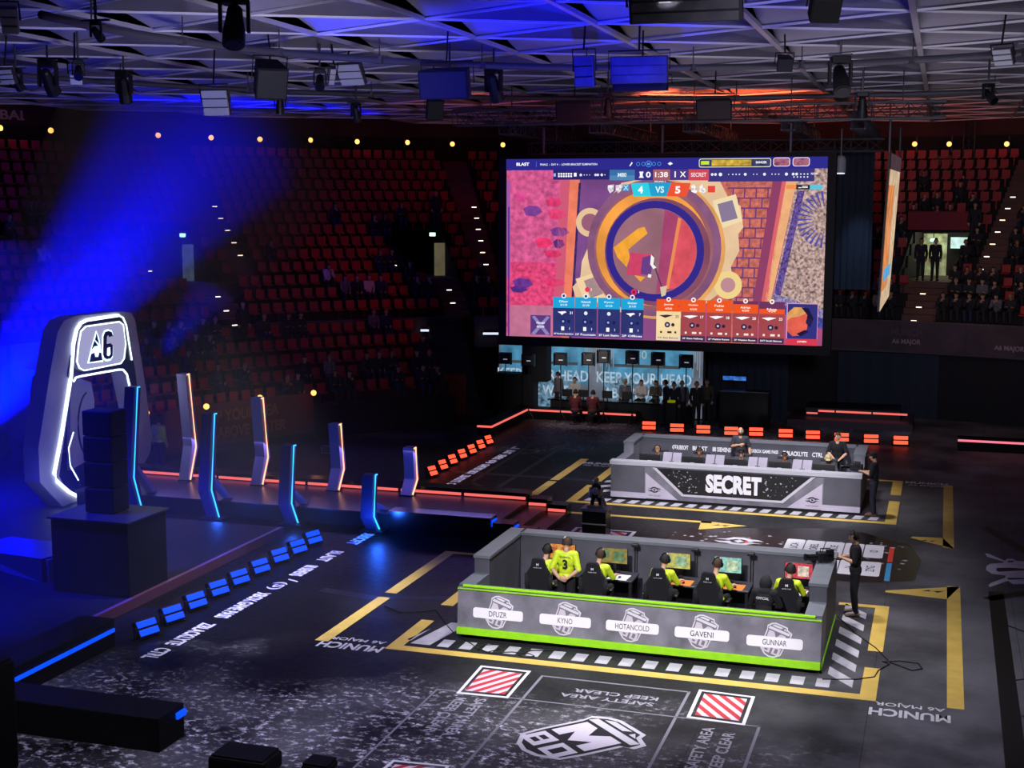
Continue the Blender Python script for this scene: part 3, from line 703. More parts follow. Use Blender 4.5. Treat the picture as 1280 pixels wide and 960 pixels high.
steps = thing('stage_steps', 'dark steps with coral and blue light ends down to the stage', 'steps', (-10.2, 33.7, 0))
for k in range(2):
    xa = -10.65 + k * .55; h = CWZ - .13 * (k + 1)
    MB().span((xa, 32.55, 0), (xa + .55, 35.1, h)).build('tread', DECK, steps)
    MB().span((xa, 35.1, 0), (xa + .55, 35.6, h + .2)).build('far_block', BLKG, steps)
    MB().span((xa + .03, 35.06, h + .02), (xa + .52, 35.1, h + .09)).build('coral_strip', CORAL, steps)
    MB().span((xa, 32.0, 0), (xa + .55, 32.5, h + .2)).build('near_block', BLKG, steps)
    MB().span((xa + .55, 32.1, h - .02), (xa + .58, 32.42, h + .12)).build('blue_end_light', BLUEL, steps)
# gate: an outline seen from the catwalk, given depth along the catwalk
GX = -23.5
PLAS = mat('pale_shell', '#b6b0c4', .5, noise=.08, nscale=1.5)
gate = thing('entry_gate', 'tall pale arch gate with white neon outline at the catwalk end', 'gate', (GX, 34, 0))
def gp(x, y, dx=0): P = AX(x, y, GX); return V3((GX + dx, P.y, max(P.z, 0)))
outer = [(78, 637), (50, 603), (48, 560), (62, 470), (72, 415), (80, 401), (94, 395), (152, 389), (164, 391), (169, 401), (180, 470), (190, 545), (188, 565), (176, 588)]
inner = [(167, 582), (173, 565), (170, 530), (157, 470), (154, 464), (148, 462), (100, 470), (93, 474), (90, 480), (77, 560), (74, 595), (80, 608), (102, 632)]
def ring_prism(mb, o, i, d0, d1):
    pts = [gp(*p, d0) for p in o + i]; return mb.prism(pts, (d1 - d0, 0, 0))
# front face: legs and head as quads strips between the outer and inner lines
legL_o = [(78, 637), (50, 603), (48, 560), (62, 470)]; legL_i = [(102, 632), (80, 608), (74, 595), (90, 478)]
legR_o = [(180, 470), (190, 545), (188, 565), (176, 588)]; legR_i = [(157, 467), (173, 545), (173, 565), (165, 584)]
def strip(mb, A, B, d0, d1):
    for k in range(len(A) - 1): mb.prism([gp(*A[k], d0), gp(*A[k + 1], d0), gp(*B[k + 1], d0), gp(*B[k], d0)], (d1 - d0, 0, 0))
mb = MB(); strip(mb, legL_o, legL_i, -.5, 0); mb.build('leg', PLAS, gate)
mb = MB(); strip(mb, legR_o, legR_i, -.5, 0); mb.build('leg', PLAS, gate)
head = [(62, 470), (72, 415), (80, 401), (94, 395), (152, 389), (164, 391), (169, 401), (180, 470), (157, 467), (148, 462), (100, 470), (90, 478)]
mb = MB().prism([gp(*p, -.5) for p in head], (.5, 0, 0)); mb.build('head', PLAS, gate)
MB().prism([gp(*p, 0.0) for p in [(90, 478), (84, 470), (90, 430), (94, 412), (104, 402), (150, 396), (158, 404), (164, 440), (169, 470), (172, 500), (169, 512), (163, 478), (155, 466), (146, 462), (102, 470)]], (.03, 0, 0)).build('black_inset', BLKG, gate)
outl = [(104, 632), (85, 615), (70, 602), (66, 592), (75, 545), (87, 470), (90, 430), (94, 412), (99, 404), (107, 400), (146, 394)]
MB().tube([gp(*p, .05) for p in outl], .05, 8).build('neon_tube', WHITEL, gate)
MB().tube([gp(*p, .05) for p in [(146, 394), (152, 397), (156, 406), (163, 450)]], .025, 8).build('neon_tube', WHITEL, gate)
MB().tube([gp(*p, .05) for p in [(90, 477), (93, 472), (100, 470), (146, 462), (152, 462), (157, 468), (160, 482), (164, 505), (167, 530), (170, 545)]], .03, 8).build('neon_tube', WHITEL, gate)
MB().tube([gp(*p, .05) for p in [(110, 640), (96, 600), (86, 582), (84, 560), (90, 540)]][1:], .02, 6).build('neon_tube', WHITEL, gate)
sign = [(93, 452), (95, 430), (98, 414), (104, 408), (146, 402), (151, 406), (154, 430), (152, 448), (148, 454), (102, 463), (96, 460)]
sg = MB().prism([gp(*p, .03) for p in sign], (.05, 0, 0)).build('sign_panel', glow('sign_face', (.40, .40, .62), .9), gate)
MB().tube([gp(*p, .09) for p in sign + sign[:1]], .022, 6).build('sign_border', WHITEL, sg)
# emblem on the sign: split triangle and a 6
def G4(l, d=.10): return [gp(360 * 0 + x * 240 / 1280, 360 + y * 180 / 960, d) for x, y in l]
SIGNI = mat('sign_ink', '#15171c', .4)
def emblem(mb, polys, d): [mb.prism(G4(p, d), (.02, 0, 0)) for p in polys]
P6 = [(700, 285), (722, 292), (730, 318), (706, 326), (700, 310), (690, 322), (688, 372), (712, 366), (730, 382), (728, 450), (714, 470), (690, 474), (672, 462), (666, 440), (668, 320), (680, 292)]
tri = [[(622, 300), (630, 340), (640, 372), (612, 345)], [(608, 350), (632, 385), (606, 388), (588, 412)], [(586, 440), (606, 430), (612, 458), (634, 458), (640, 428), (652, 432), (660, 480), (575, 494)]]
mb = MB(); emblem(mb, tri + [P6], .10); mb.build('emblem', SIGNI, sg)
HALO = glow('sign_halo', (.62, .85, 1.0), 2.2)
def grow(p, k): cx = sum(a for a, b in p) / len(p); cy = sum(b for a, b in p) / len(p); return [(cx + (a - cx) * k, cy + (b - cy) * k) for a, b in p]
mb = MB(); emblem(mb, [[(622, 285), (640, 330), (655, 420), (668, 492), (565, 502), (590, 400)], grow(P6, 1.13)], .085)
mb.build('emblem_halo', HALO, sg); mb = MB(); emblem(mb, [[(692, 400), (708, 394), (710, 440), (700, 452), (690, 448)]], .115); mb.build('emblem_counter', HALO, sg)
# round pale boards with an emblem standing behind the gate
for (x0, x1, lab) in ((88, 118, 'pale round board with ring emblem seen inside the gate opening'), (42, 70, 'pale round board standing outside the gate leg')):
    bd = thing('emblem_board', lab, 'board', AX(x0, 600, -24.6 if x0 > 80 else -24.75))
    bd.location.z = 0
    X = -24.6 if x0 > 80 else -24.75
    pts = [AX(x, y, X) for x, y in ((x0, 488), (x0 + 3, 470), (x1 - 4, 478), (x1, 500), (x1, 555), (x1 - 8, 575), (x0, 588))]
    MB().prism(pts, (-.12, 0, 0)).build('panel', PLAS, bd)
    base = AX((x0 + x1) / 2, 600, X - .06); MB().span((X - .10, base.y - .15, 0), (X - .02, base.y + .15, 1.6)).build('foot', BLK, bd)
    c = AX(x1 - 4, 530, X + .01); MB().tube([c + V3((0, .55 * math.cos(a) - .1, 1.0 * math.sin(a))) for a in [PI * .55 + i * PI * .9 / 12 for i in range(13)]], .03, 6).build('ring', mat('ring_ink', '#2a2833', .5), bd)
# bent light pylons along the catwalk
BLADEB = mat('blade_blue_side', '#3a3f6a', .45); BLADEP = mat('blade_pale_side', '#a49cc0', .5)
def blade(px, ytop, ybase, Y, z0, led, side, lab, grp):
    """profile across the catwalk: a straight upper blade over a foot kicked in towards the catwalk"""
    b = FZ(px, ybase, z0); Y0 = b.y; X = b.x
    top = AY(px, ytop, Y0).z; h = top - z0; kick = .42 * side; zb = z0 + h * .30
    lean = .28 * side * h / 2.9
    t = thing('light_pylon', lab, 'light pylon', (X, Y0, z0), 0, grp)
    d = .30
    out = [(0, z0), (-kick, zb), (-kick + lean, top)]; inn = [(.26 * side, z0), (-kick + .36 * side, zb + .05), (-kick + lean + .32 * side, top)]
    W3 = lambda p, dx: V3((X + dx, Y0 + p[0], p[1]))
    mb = MB()
    for k in range(2): mb.prism([W3(out[k], -d), W3(out[k + 1], -d), W3(inn[k + 1], -d), W3(inn[k], -d)], (d, 0, 0))
    mb.build('blade', BLADEB if side > 0 else BLADEP, t)
    e = [( (out[k][0] * .55 + inn[k][0] * .45), out[k][1] + (.02 if k == 0 else 0)) for k in range(3)]
    pts = [W3(p, .015) for p in e]; pts.append(pts[-1] + V3((0, .1 * side, -.02)))
    MB().tube(pts, .022, 6).build('led_strip', led, t)
    if side > 0:
        MB().prism([W3((-.16, zb + .34), -.24), W3((-.02, zb + .34), -.24), W3((32.92 - Y0, CWZ + .02), -.24), W3((32.72 - Y0, CWZ + .02), -.24)], (.22, 0, 0)).build('rear_strut', BLADEP, t)
        MB().rbox((X - .1, Y0 + .05, z0 + .03), (.7, .5, .06), .02).build('foot_plate', BLK, t)
    else: MB().rbox((X - .15, Y0 - .06, z0 + .022), (.36, .4, .04), .01).build('foot_plate', BLK, t)
    return t
bl = ['beside the gate', 'second from the gate', 'third from the gate', 'at the stage end']
for k, (px, yt, yb) in enumerate(((175, 484, 642), (271, 517, 650), (370, 556, 657), (472, 592, 665))):
    blade(px, yt, yb, 31, 0.0, CYANL, 1, 'bent light pylon edged in cyan on the near catwalk row, ' + bl[k], 'cyan light pylons')
for k, (px, yt, yb) in enumerate(((240, 467, 600), (330, 497, 606), (425, 530, 613), (517, 560, 619))):
    blade(px, yt, yb, 36, CWZ, WARML, -1, 'bent light pylon edged in warm light on the far catwalk row, ' + ['nearest the gate', 'second from the gate', 'third from the gate', 'at the stage end'][k].replace('nearest', 'next to'), 'warm light pylons')
light('blade_glow', 'POINT', (-13.5, 31.3, .45), None, 90, (.02, .12, 1), .1)
light('blade_glow', 'POINT', (-15.9, 31.3, .35), None, 30, (.02, .12, 1), .1)
light('blade_glow', 'POINT', (-18.1, 31.3, .35), None, 30, (.02, .12, 1), .1)
light('gate_glow', 'POINT', (-22.6, 31.0, .7), None, 14, (.6, .75, 1), .2)
light('gate_glow', 'POINT', (-22.0, 34.2, 3.2), None, 30, (.7, .7, 1), .3)
light('catwalk_glow', 'AREA', (-17, 34.9, 1.6), (-17, 33.9, 0), 80, (.32, .24, 1), 2, sx=11, sy=.4)

# ---------------------------------------------------------------- floor blinders
def blinder(led, lab, loc, face, grp, w_=.5, tilt=.55):
    t = thing('blinder_light', lab, 'blinder light', (0, 0, 0), 0, grp); R_ = Matrix.Rotation(-tilt, 3, 'X'); c = V3((0, .08, .21))
    MB().rbox(c + R_ @ V3((0, .05, 0)), (w_ + .05, .12, .36), .02, R_).build('housing', VBLK, t)
    for z in (-.085, .085): MB().rbox(c + R_ @ V3((0, -.02, z)), (w_, .03, .125), .01, R_).build('light_bar', led, t)
    MB().span((-w_ / 2 - .06, .08, 0), (-w_ / 2 - .03, .15, .25)).span((w_ / 2 + .03, .08, 0), (w_ / 2 + .06, .15, .25)).span((-w_ / 2 - .06, .02, 0), (w_ / 2 + .06, .22, .02)).build('bracket', BLK, t)
    t.location = loc; t.rotation_euler = (0, 0, face)
    return t
def row(pts, led, label, grp, face, w_=.44, tilt=.5):
    t0 = None
    for k, p in enumerate(pts):
        if t0 is None: t0 = blinder(led, label, p, face, grp, w_, tilt)
        else: dup(t0, p, face)
row([FZ(x, y + 7, 0) for x, y in ((188, 791), (220, 773), (249, 756), (277, 740), (303, 726), (329, 712), (353, 698), (376, 687), (395, 675))], BLUEL,
    'blue two-bar blinder in the row on the stage edge below the catwalk', 'blue floor blinders', PI / 2 - .3, .46)
row([FZ(x, y + 5, 0) for x, y in ((543, 592), (556, 584), (568, 577), (580, 570), (592, 564), (603, 558), (613, 552))], REDL,
    'red two-bar blinder in the row receding beside the white floor lettering', 'red side blinders', PI / 2 - .3, .34)
row([FZ(x, y + 5, 0) for x, y in ((811, 534), (846, 537), (879, 539), (914, 541), (945, 542), (982, 544), (1016, 546), (1052, 549), (1089, 551), (1126, 553))], REDL,
    'red two-bar blinder in the row across the back behind the booth with the black banner', 'red back blinders', .15, .5, .2)

# ---------------------------------------------------------------- low benches with light strips
def bench(lab, pieces, strips, led):
    t = thing('light_bench', lab, 'bench', V3(pieces[0][0]))
    for a, b in pieces: MB().span(a, b).build('riser', VBLK, t, bevel=.02)
    for a, b in strips: MB().span(a, b).build('light_strip', led, t)
    return t
bench('low black bench with blue strip in the corner of the apron', [((-15.7, 18.1, 0), (-14.95, 21.9, .55)), ((-14.95, 17.6, 0), (-11.3, 18.35, .55))],
      [((-14.95, 18.36, .30), (-14.92, 19.4, .37)), ((-14.95, 19.42, .30), (-14.92, 21.85, .37)), ((-11.31, 18.1, .36), (-11.26, 18.35, .46))], BLUEL)
bench('low black bench with red strip in front of the video wall', [((-16.3, 47.2, 0), (-15.75, 52.3, .45)), ((-15.75, 51.75, 0), (-11.3, 52.3, .45))],
      [((-15.76, 47.2, .33), (-15.72, 51.72, .40)), ((-15.72, 51.70, .33), (-11.3, 51.75, .40)), ((-16.3, 47.16, .33), (-15.72, 47.2, .40))], CORAL)
bench('low black bench with pink strip at the edge of the dark back area', [((.7, 49.6, 0), (5.5, 50.2, .45))], [((.7, 49.56, .33), (5.5, 49.61, .40))], glow('pink_led', (1, .2, .3), 1.1))
st = thing('back_platform', 'dark stepped platform with red strips behind the booths', 'platform', (-3.5, 54, 0))
MB().span((-5.6, 53.2, 0), (-.9, 56.2, .28)).build('riser', mat('plum_riser', '#3a2434', .5), st)
MB().span((-5.0, 54.2, .28), (-1.4, 56.2, .62)).build('upper_riser', BLK, st)
for xa, xb in ((-4.5, -3.85), (-3.82, -2.45), (-2.42, -1.1)): MB().span((xa, 54.16, .48), (xb - .03, 54.2, .55)).build('light_strip', CORAL, st)
MB().span((-4.95, 54.16, .38), (-4.53, 54.2, .44)).build('light_strip', CORAL, st)

# ---------------------------------------------------------------- black stacks by the catwalk
t = thing('wing_deck', 'low glossy black stage wing with a dull purple edge beside the blue blinders', 'platform', (-23, 25, 0))
MB().span((-29.5, 19.2, 0), (-16.1, 31.0, .2)).build('deck', VBLK, t); MB().span((-16.1, 19.2, .0), (-16.0, 31.0, .22)).build('edge_trim', mat('plum_trim', '#5a3448', .4), t)
t = thing('black_platform_box', 'big black draped box in the blue gloom before the gate', 'box', (-17, 24.8, 0))
MB().rbox((-17.05, 24.9, 1.005), (1.9, 1.5, 1.6), .03).build('body', VBLK, t); MB().span((-18.05, 24.1, 1.8), (-16.05, 25.7, 1.84)).build('lid', BLK, t)
t = thing('black_speaker_column', 'tall black speaker column standing on the draped box', 'speaker', (-17.2, 25, 1.84))
for k in range(4): MB().rbox((-17.15, 25.0, 2.12 + k * .56), (.72, .6, .54), .03).build('cabinet', VBLK, t)
t = thing('sloped_ramp', 'dark sloped ramp beside the gate foot', 'ramp', (-20.6, 25.5, 0))
MB().prism([(-22.5, 26.0, .205), (-18.6, 24.6, .205), (-18.6, 24.6, .75), (-21.8, 26.0, .4)], (.3, 1.3, 0)).build('deck', mat('ramp_sheet', '#2c2f3c', .35, .3), t)
MB().span((-18.6, 24.7, .205), (-18.5, 25.6, .7)).build('support', STEEL, t)
def case(lab, c, d, name='equipment_case'):
    t = thing(name, lab, 'case', (c[0], c[1], 0))
    MB().rbox((c[0], c[1], d[2] / 2 + .04), d, .05).build('body', VBLK, t); MB().rbox((c[0], c[1], d[2] + .05), (d[0] * .9, d[1] * .9, .04), .02).build('lid', VBLK, t)
    for sx in (-1, 1):
        for sy in (-1, 1): MB().cyl((c[0] + sx * d[0] * .35, c[1] + sy * d[1] * .35 - .02, .03), (c[0] + sx * d[0] * .35, c[1] + sy * d[1] * .35 + .02, .03), .03).build('caster', BLK, t)
P = FZ(303, 968); case('black equipment case at the bottom of the apron beside the bench', (P.x, P.y + .1, 0), (.95, .6, .26))
P = FZ(396, 968); case('small black case beside the larger equipment case', (P.x, P.y + .1, 0), (.45, .4, .12))
P = FZ(8, 960); case('tall black case behind the blue strip bench', (P.x - .1, P.y - .4, 0), (.7, .8, 1.7))

# ---------------------------------------------------------------- trophy on its plinth
t = thing('display_plinth', 'black display plinth with pale band between the booths', 'plinth', (-8.25, 33.25, 0))
MB().rbox((-8.25, 33.25, .37), (.62, .55, .74), .01).build('body', BLKG, t); MB().rbox((-8.25, 33.25, .775), (.7, .62, .07), .01).build('top', mat('plinth_top', '#8e9098', .4), t)
MB().span((-8.57, 32.96, .40), (-7.93, 32.975, .43)).build('band', mat('pale_band', '#c8c8b0', .5), t)
t = thing('trophy', 'gold and black figure trophy standing on the plinth', 'trophy', (-8.25, 33.25, .81))
GOLD = mat('trophy_gold', '#c9bb8e', .3, .6)
MB().rbox((-8.25, 33.25, .84), (.42, .36, .06), .015).build('base', GOLD, t)
mb = MB(); mb.limb((-8.37, 33.25, .87), (-8.32, 33.22, 1.12), .05, .06).limb((-8.14, 33.25, .87), (-8.2, 33.24, 1.1), .05, .06).limb((-8.26, 33.24, 1.12), (-8.26, 33.24, 1.3), .10, .13).limb((-8.26, 33.24, 1.36), (-8.26, 33.23, 1.44), .06, .05); mb.build('figure', BLKG, t, smooth=True)
mb = MB(); mb.ball((-8.26, 33.23, 1.5), (.075, .08, .09)).limb((-8.4, 33.24, 1.28), (-8.38, 33.1, 1.1), .05, .045).limb((-8.12, 33.24, 1.28), (-8.14, 33.1, 1.12), .05, .045).ball((-8.25, 33.13, 1.24), (.1, .05, .1)); mb.build('armour', GOLD, t, smooth=True)
MB().cone((-8.05, 33.2, .87), (-8.08, 33.2, 1.08), .08, .03).build('shield', GOLD, t)

# ---------------------------------------------------------------- main video screen
SXL, SXR, SZB, SZT, SY = -14.80, -3.77, 3.88, 10.10, 46.0
scr = thing('video_screen', 'huge hanging video screen showing a shooter game scope view', 'video screen', (-9.3, 46, 3.6))
MB().span((SXL - .28, SY + .05, SZB - .32), (SXR + .28, SY + .35, SZT + .15)).build('cabinet', VBLK, scr)
mb = MB(); mb.span((SXL - .28, SY - .02, SZB - .32), (SXR + .28, SY + .06, SZB)).span((SXL - .28, SY - .02, SZT), (SXR + .28, SY + .06, SZT + .15)).span((SXL - .28, SY - .02, SZB), (SXL, SY + .06, SZT)).span((SXR, SY - .02, SZB), (SXR + .28, SY + .06, SZT)); mb.build('bezel', VBLK, scr)
pic = MB(); PM = []
def pk(col, power=1.0, noise=0, ns=8):
    nm = 'pixel_%s_%g_%g' % (col, noise, ns); m = mat(nm, '#000000', .6, 0, col, power, noise, ns, spec=.1)
    if m not in PM: PM.append(m)
    return PM.index(m)
# picture coordinates: pixels of the picture's own 400 x 225 raster, y down
LAY = [0]
def sp(x, y, l): return V3((SXL + (SXR - SXL) * x / 400, SY + .04 - l * .0025, SZT - (SZT - SZB) * y / 225))
def S(pts, col, l, power=1.0, noise=0, ns=8):
    pts = [(min(400, max(0, x)), min(225, max(0, y))) for x, y in pts]
    k = pk(col, power, noise, ns); pic.mi(k).add([sp(x, y, l) for x, y in pts], [tuple(range(len(pts)))])
def SR(x0, y0, x1, y1, col, l, **k): S([(x0, y0), (x1, y0), (x1, y1), (x0, y1)], col, l, **k)
def SC(cx, cy, r, col, l, n=40, **k): S([(cx + r * math.cos(2 * PI * i / n), cy + r * math.sin(2 * PI * i / n)) for i in range(n)], col, l, **k)
def ST(s, x, y, h, col, l, wd=None, bold=.02):
    k = pk(col); pic.mi(k); kx = (SXR - SXL) / 400
    text_into(pic, s, sp(x, y, l), (1, 0, 0), (0, 0, 1), h * kx, wd * kx if wd else None, bold)
# scenery: pasted from colours seen on the screen
SR(0, 0, 400, 225, '#b0507e', 0, noise=.2, ns=1.2)
SR(0, 14, 88, 225, '#d0588c', 1, noise=.38, ns=5); SR(0, 130, 75, 185, '#dd4678', 2, noise=.4, ns=7); SR(5, 185, 70, 225, '#c07090', 2, noise=.2, ns=2)
for x, y, w_, h_, c in ((22, 58, 26, 14, '#7a3f8e'), (58, 85, 26, 12, '#7a3f8e'), (62, 100, 16, 12, '#5b2f7a'), (52, 48, 22, 12, '#de3d72'), (55, 62, 24, 14, '#e04070'), (38, 98, 24, 14, '#e2376a'), (50, 114, 24, 10, '#e2376a'), (10, 42, 18, 12, '#d94a90'), (50, 150, 30, 10, '#e03a6a'), (8, 150, 28, 14, '#6a3590'), (5, 160, 24, 9, '#5a2f88')):
    S([(x, y + h_ * .3), (x + w_ * .3, y), (x + w_ * .8, y + h_ * .1), (x + w_, y + h_ * .6), (x + w_ * .6, y + h_), (x + w_ * .15, y + h_ * .9)], c, 3, noise=.3, ns=5)
SR(0, 26, 5, 150, '#a05aa8', 3); SR(2, 60, 4, 225, '#4a3a9a', 4)
S([(72, 14), (84, 14), (74, 225), (62, 225)], '#cf5a78', 3); S([(84, 14), (97, 14), (86, 225), (74, 225)], '#ee7f62', 3, noise=.15, ns=2); S([(95, 30), (98, 30), (87, 225), (84, 225)], '#3c2a66', 4, noise=.5, ns=6)
S([(97, 14), (190, 14), (190, 225), (86, 225)], '#7a4a86', 2, noise=.2, ns=1.2); S([(86, 160), (150, 160), (150, 185), (86, 185)], '#e06a6e', 3, noise=.2, ns=3); S([(86, 185), (240, 185), (240, 225), (86, 225)], '#8f4f88', 3, noise=.15, ns=1)
# brick wall, posts and patterned hanging beyond the scope
S([(270, 14), (345, 14), (318, 225), (262, 225)], '#c46a5e', 2, noise=.4, ns=7)
for r_ in range(12):
    y = 36 + r_ * 12; S([(282, y), (340 - r_ * 1.5, y), (340 - r_ * 1.5, y + 1.6), (282, y + 1.6)], '#6b3b74', 3)
    for c_ in range(4):
        x = 288 + c_ * 14 + (7 if r_ % 2 else 0); S([(x, y), (x + 1.6, y), (x + 1.2, y + 12), (x - .4, y + 12)], '#6b3b74', 3)
S([(338, 14), (349, 14), (322, 200), (312, 200)], '#8e3f66', 4); S([(349, 14), (354, 14), (330, 200), (322, 200)], '#d9646a', 4); S([(354, 14), (367, 14), (336, 180), (326, 200)], '#edb07c', 4, noise=.1, ns=3)
S([(367, 14), (400, 14), (400, 200), (338, 176)], '#b0948e', 4, noise=.8, ns=11); S([(366, 40), (374, 40), (348, 170), (340, 168)], '#5f4a8e', 5, noise=.8, ns=18); S([(341, 163), (400, 182), (400, 192), (338, 172)], '#8d7fb0', 6, noise=.8, ns=18); S([(338, 172), (400, 192), (400, 205), (334, 181)], '#4a4a9c', 5, noise=.5, ns=10)
for i in range(15):
    a = math.radians(100 + i * 11.5); S([(400 + 14 * math.cos(a), 74 - 14 * math.sin(a)), (400 + 34 * math.cos(a - .05), 74 - 34 * math.sin(a - .05)), (400 + 34 * math.cos(a + .05), 74 - 34 * math.sin(a + .05))], '#5650a6', 6)
# scope: mounts, rings and the view through it
KHAKI = '#e6c39a'
S([(150, 30), (205, 20), (270, 24), (285, 52), (298, 58), (302, 84), (296, 92), (298, 112), (288, 132), (292, 150), (270, 168), (235, 196), (160, 196), (130, 178), (96, 184), (88, 160), (98, 150), (100, 128), (112, 100), (100, 84), (104, 70), (122, 66)], KHAKI, 5, noise=.12, ns=1.2)
SC(110, 79, 18, KHAKI, 6); SC(110, 79, 11, '#9a5f78', 7); SC(285, 154, 17, '#f0d38c', 6); SC(285, 154, 9, '#c08a92', 7)
S([(92, 150), (122, 140), (135, 172), (106, 184)], '#f2d2a4', 6); S([(103, 152), (120, 146), (128, 168), (112, 174)], '#a68a8c', 7, noise=.1); S([(264, 52), (292, 44), (301, 76), (274, 86)], '#f0dcae', 6); S([(270, 56), (288, 51), (295, 73), (276, 78)], '#8a7a98', 7)
SC(194, 111, 87, '#e2a25c', 7, noise=.15, ns=1); SC(191.5, 110, 84.5, '#86567a', 8, noise=.22, ns=1.2); SC(191, 111, 75, '#9c6068', 8.5, noise=.2, ns=1); SC(189.5, 110.5, 71, '#ee9c46', 9, noise=.2, ns=.8); SC(196, 115, 66.5, '#8a5068', 10, noise=.2, ns=.9)
SC(193, 114, 62, '#34298a', 11); SC(193, 114, 53, '#9a6a78', 12, noise=.15, ns=1)
def clipc(pts, cx=193, cy=114, r=52.5):
    o = []
    for x, y in pts:
        d = math.hypot(x - cx, y - cy); k = min(1, r / d) if d else 1; o.append((cx + (x - cx) * k, cy + (y - cy) * k))
    return o
arc = lambda a0, a1, n=14: [(193 + 52.5 * math.cos(math.radians(a0 + (a1 - a0) * i / n)), 114 + 52.5 * math.sin(math.radians(a0 + (a1 - a0) * i / n))) for i in range(n + 1)]
S([(205, 63)] + arc(-75, 75)[1:-1] + [(196, 166)], '#a8456e', 13, noise=.15, ns=1.5); S([(222, 75)] + arc(-52, 60)[:] + [(208, 160)], '#d8525e', 14, noise=.2, ns=2); S([(222, 72), (226, 74), (212, 160), (208, 160)], '#e98c54', 15)
S([(141, 110), (172, 86), (180, 84), (184, 92), (160, 112), (162, 122), (158, 134), (146, 122)], '#f2a538', 14, noise=.15, ns=3); S([(163, 116), (192, 118), (188, 144), (158, 144)], '#cf4368', 15, noise=.1, ns=4); S([(178, 122), (192, 118), (189, 144), (176, 142)], '#6a3f86', 16); S([(168, 144), (182, 146), (176, 152)], '#f2a538', 15)
S([(189, 118), (193, 122), (192, 130), (196, 134), (192, 136), (188, 130)], '#f6f2ee', 17); S([(186, 142), (190, 143), (189, 147), (185, 146)], '#f6f2ee', 17); S([(191, 128), (193, 128), (207, 166), (205, 166)], '#5a3a66', 16); S([(201, 158), (210, 156), (208, 168), (203, 170)], '#d8c4a6', 18)
# header bars and scoreboard
SR(0, 0, 400, 14, '#2c2a8c', 20); SR(62, 14, 135, 26, '#2b2670', 20); SR(258, 13, 385, 29, '#3a357e', 20)
ST('BLAST', 22, 6.4, 4, '#ffffff', 21, 17, .04); SR(39.5, 3.5, 40.2, 10, '#4a70e0', 21); ST('FINALS  -  DAY 4  -  LOWER BRACKET ELIMINATION', 82, 7, 2.6, '#e8ecff', 21, 74)
for k in range(5): SC(171 + k * 6.6, 7.2, 2.4 if k != 2 else 4, '#3f9cf0', 21, 14); SC(171 + k * 6.6, 7.2, 1.8 if k != 2 else 3.2, '#2c2a8c', 22, 14)
ST('M', 184.2, 7.2, 3, '#5fb6ff', 23); S([(160, 9.5), (163, 4.5), (164, 6), (161, 10)], '#ffffff', 21); S([(208, 7), (211, 5), (214.5, 7), (211, 9)], '#ffffff', 21)
S([(x, y) for x, y in rr(290, 6.6, 87, 10.5, 2.5)], '#f4f0c8', 21); S(rr(290, 6.6, 85.4, 9, 2), '#3a3f66', 22, noise=.5, ns=5); SR(262, 3, 310, 10, '#c9a63e', 23, noise=.5, ns=5); SR(249, 4.2, 259, 8.5, '#c8e83a', 24); ST('BANGER', 322, 6.2, 2.8, '#ffffff', 24, 13, .03)
for x in (346, 369): S(rr(x, 6, 20, 10.5, 3), '#f4e8e8', 21); S(rr(x, 6, 18.4, 9, 2.4), '#a0607a', 22, noise=.7, ns=6)
for k in range(6):
    for j in range(2): SC(67.5 + k * 3.2 + 2, 18.7 + j * 3, 1.3, '#ffffff', 21, 8)
SR(62.5, 18, 65.5, 22, '#aab0e8', 21); SR(89, 17.5, 92.5, 22, '#ffffff', 21)
for x, r in ((98, 1.7), (102.5, .7), (106, .7), (109.5, .6), (117, 1.6), (120, 1.6), (125, 1.7), (129, .7)): SC(x, 20.2, r, '#e8e8ff', 21, 10)
SR(135, 14, 167, 27, '#3a6fa8', 21); SR(135, 21, 167, 27, '#4f86b4', 22); ST('M80', 151, 20.3, 5.2, '#dcecf4', 23, 11, .03)
SR(167, 14, 190, 27, '#352f86', 21); S([(172.5, 16.5), (178, 16.5), (177, 19), (177, 22), (178.5, 24), (172, 24), (173.5, 22), (173.5, 19)], '#ffffff', 22); ST('0', 184, 20.2, 7.2, '#ffffff', 22, 6, .03)
SR(190, 14, 211, 27, '#a8606a', 21, noise=.1); ST('1:38', 200.5, 20.2, 6.4, '#ffffff', 22, 16, .02)
SR(211, 14, 234, 27, '#4a3a86', 21); ST('1', 217.5, 20, 7.2, '#ffffff', 22, None, .03); ST('X', 227, 20, 6.6, '#ffffff', 22, 7.5, .02)
SR(234, 14, 259, 27.5, '#cf4a5a', 21); ST('SECRET', 246.5, 20.6, 5, '#ffe0e0', 22, 19, .02)
for x, r in ((263, 1.7), (267, 1.7), (273, 2.2), (283, .7), (288, .9), (292, .9), (296, .9), (303, 1.8), (313, .7), (317, .7), (326, 1.8), (335, .8), (339, .8), (343, .8), (352, 1.9), (360, 1.7), (364, 1.7), (369, .9), (373, .9), (377, .9)): SC(x, 20.4, r, '#eef0ff', 21, 9)
for x in (361, 365, 369, 373, 377): SC(x, 23.8, .9, '#eef0ff', 21, 8)
ST('NOW', 385, 20, 2.6, '#ffffff', 22, 8)
S([(162, 30.5), (184, 30), (188, 46.5), (166, 46.5)], '#2fd0e4', 22); S([(184, 30), (213, 30), (207, 46.5), (188, 46.5)], '#22a0d0', 22); S([(213, 30), (237, 30.5), (232, 47), (207, 46.5)], '#ee5434', 22)
ST('4', 174.5, 38.6, 9, '#ffffff', 23, 6.5, .04); ST('VS', 198.5, 38.4, 8, '#e8fbff', 23, 11, .02); ST('5', 221, 38.8, 9, '#ffffff', 23, 6.5, .04); ST('ROUND 2', 199, 28.6, 2, '#ffffff', 23, 14)
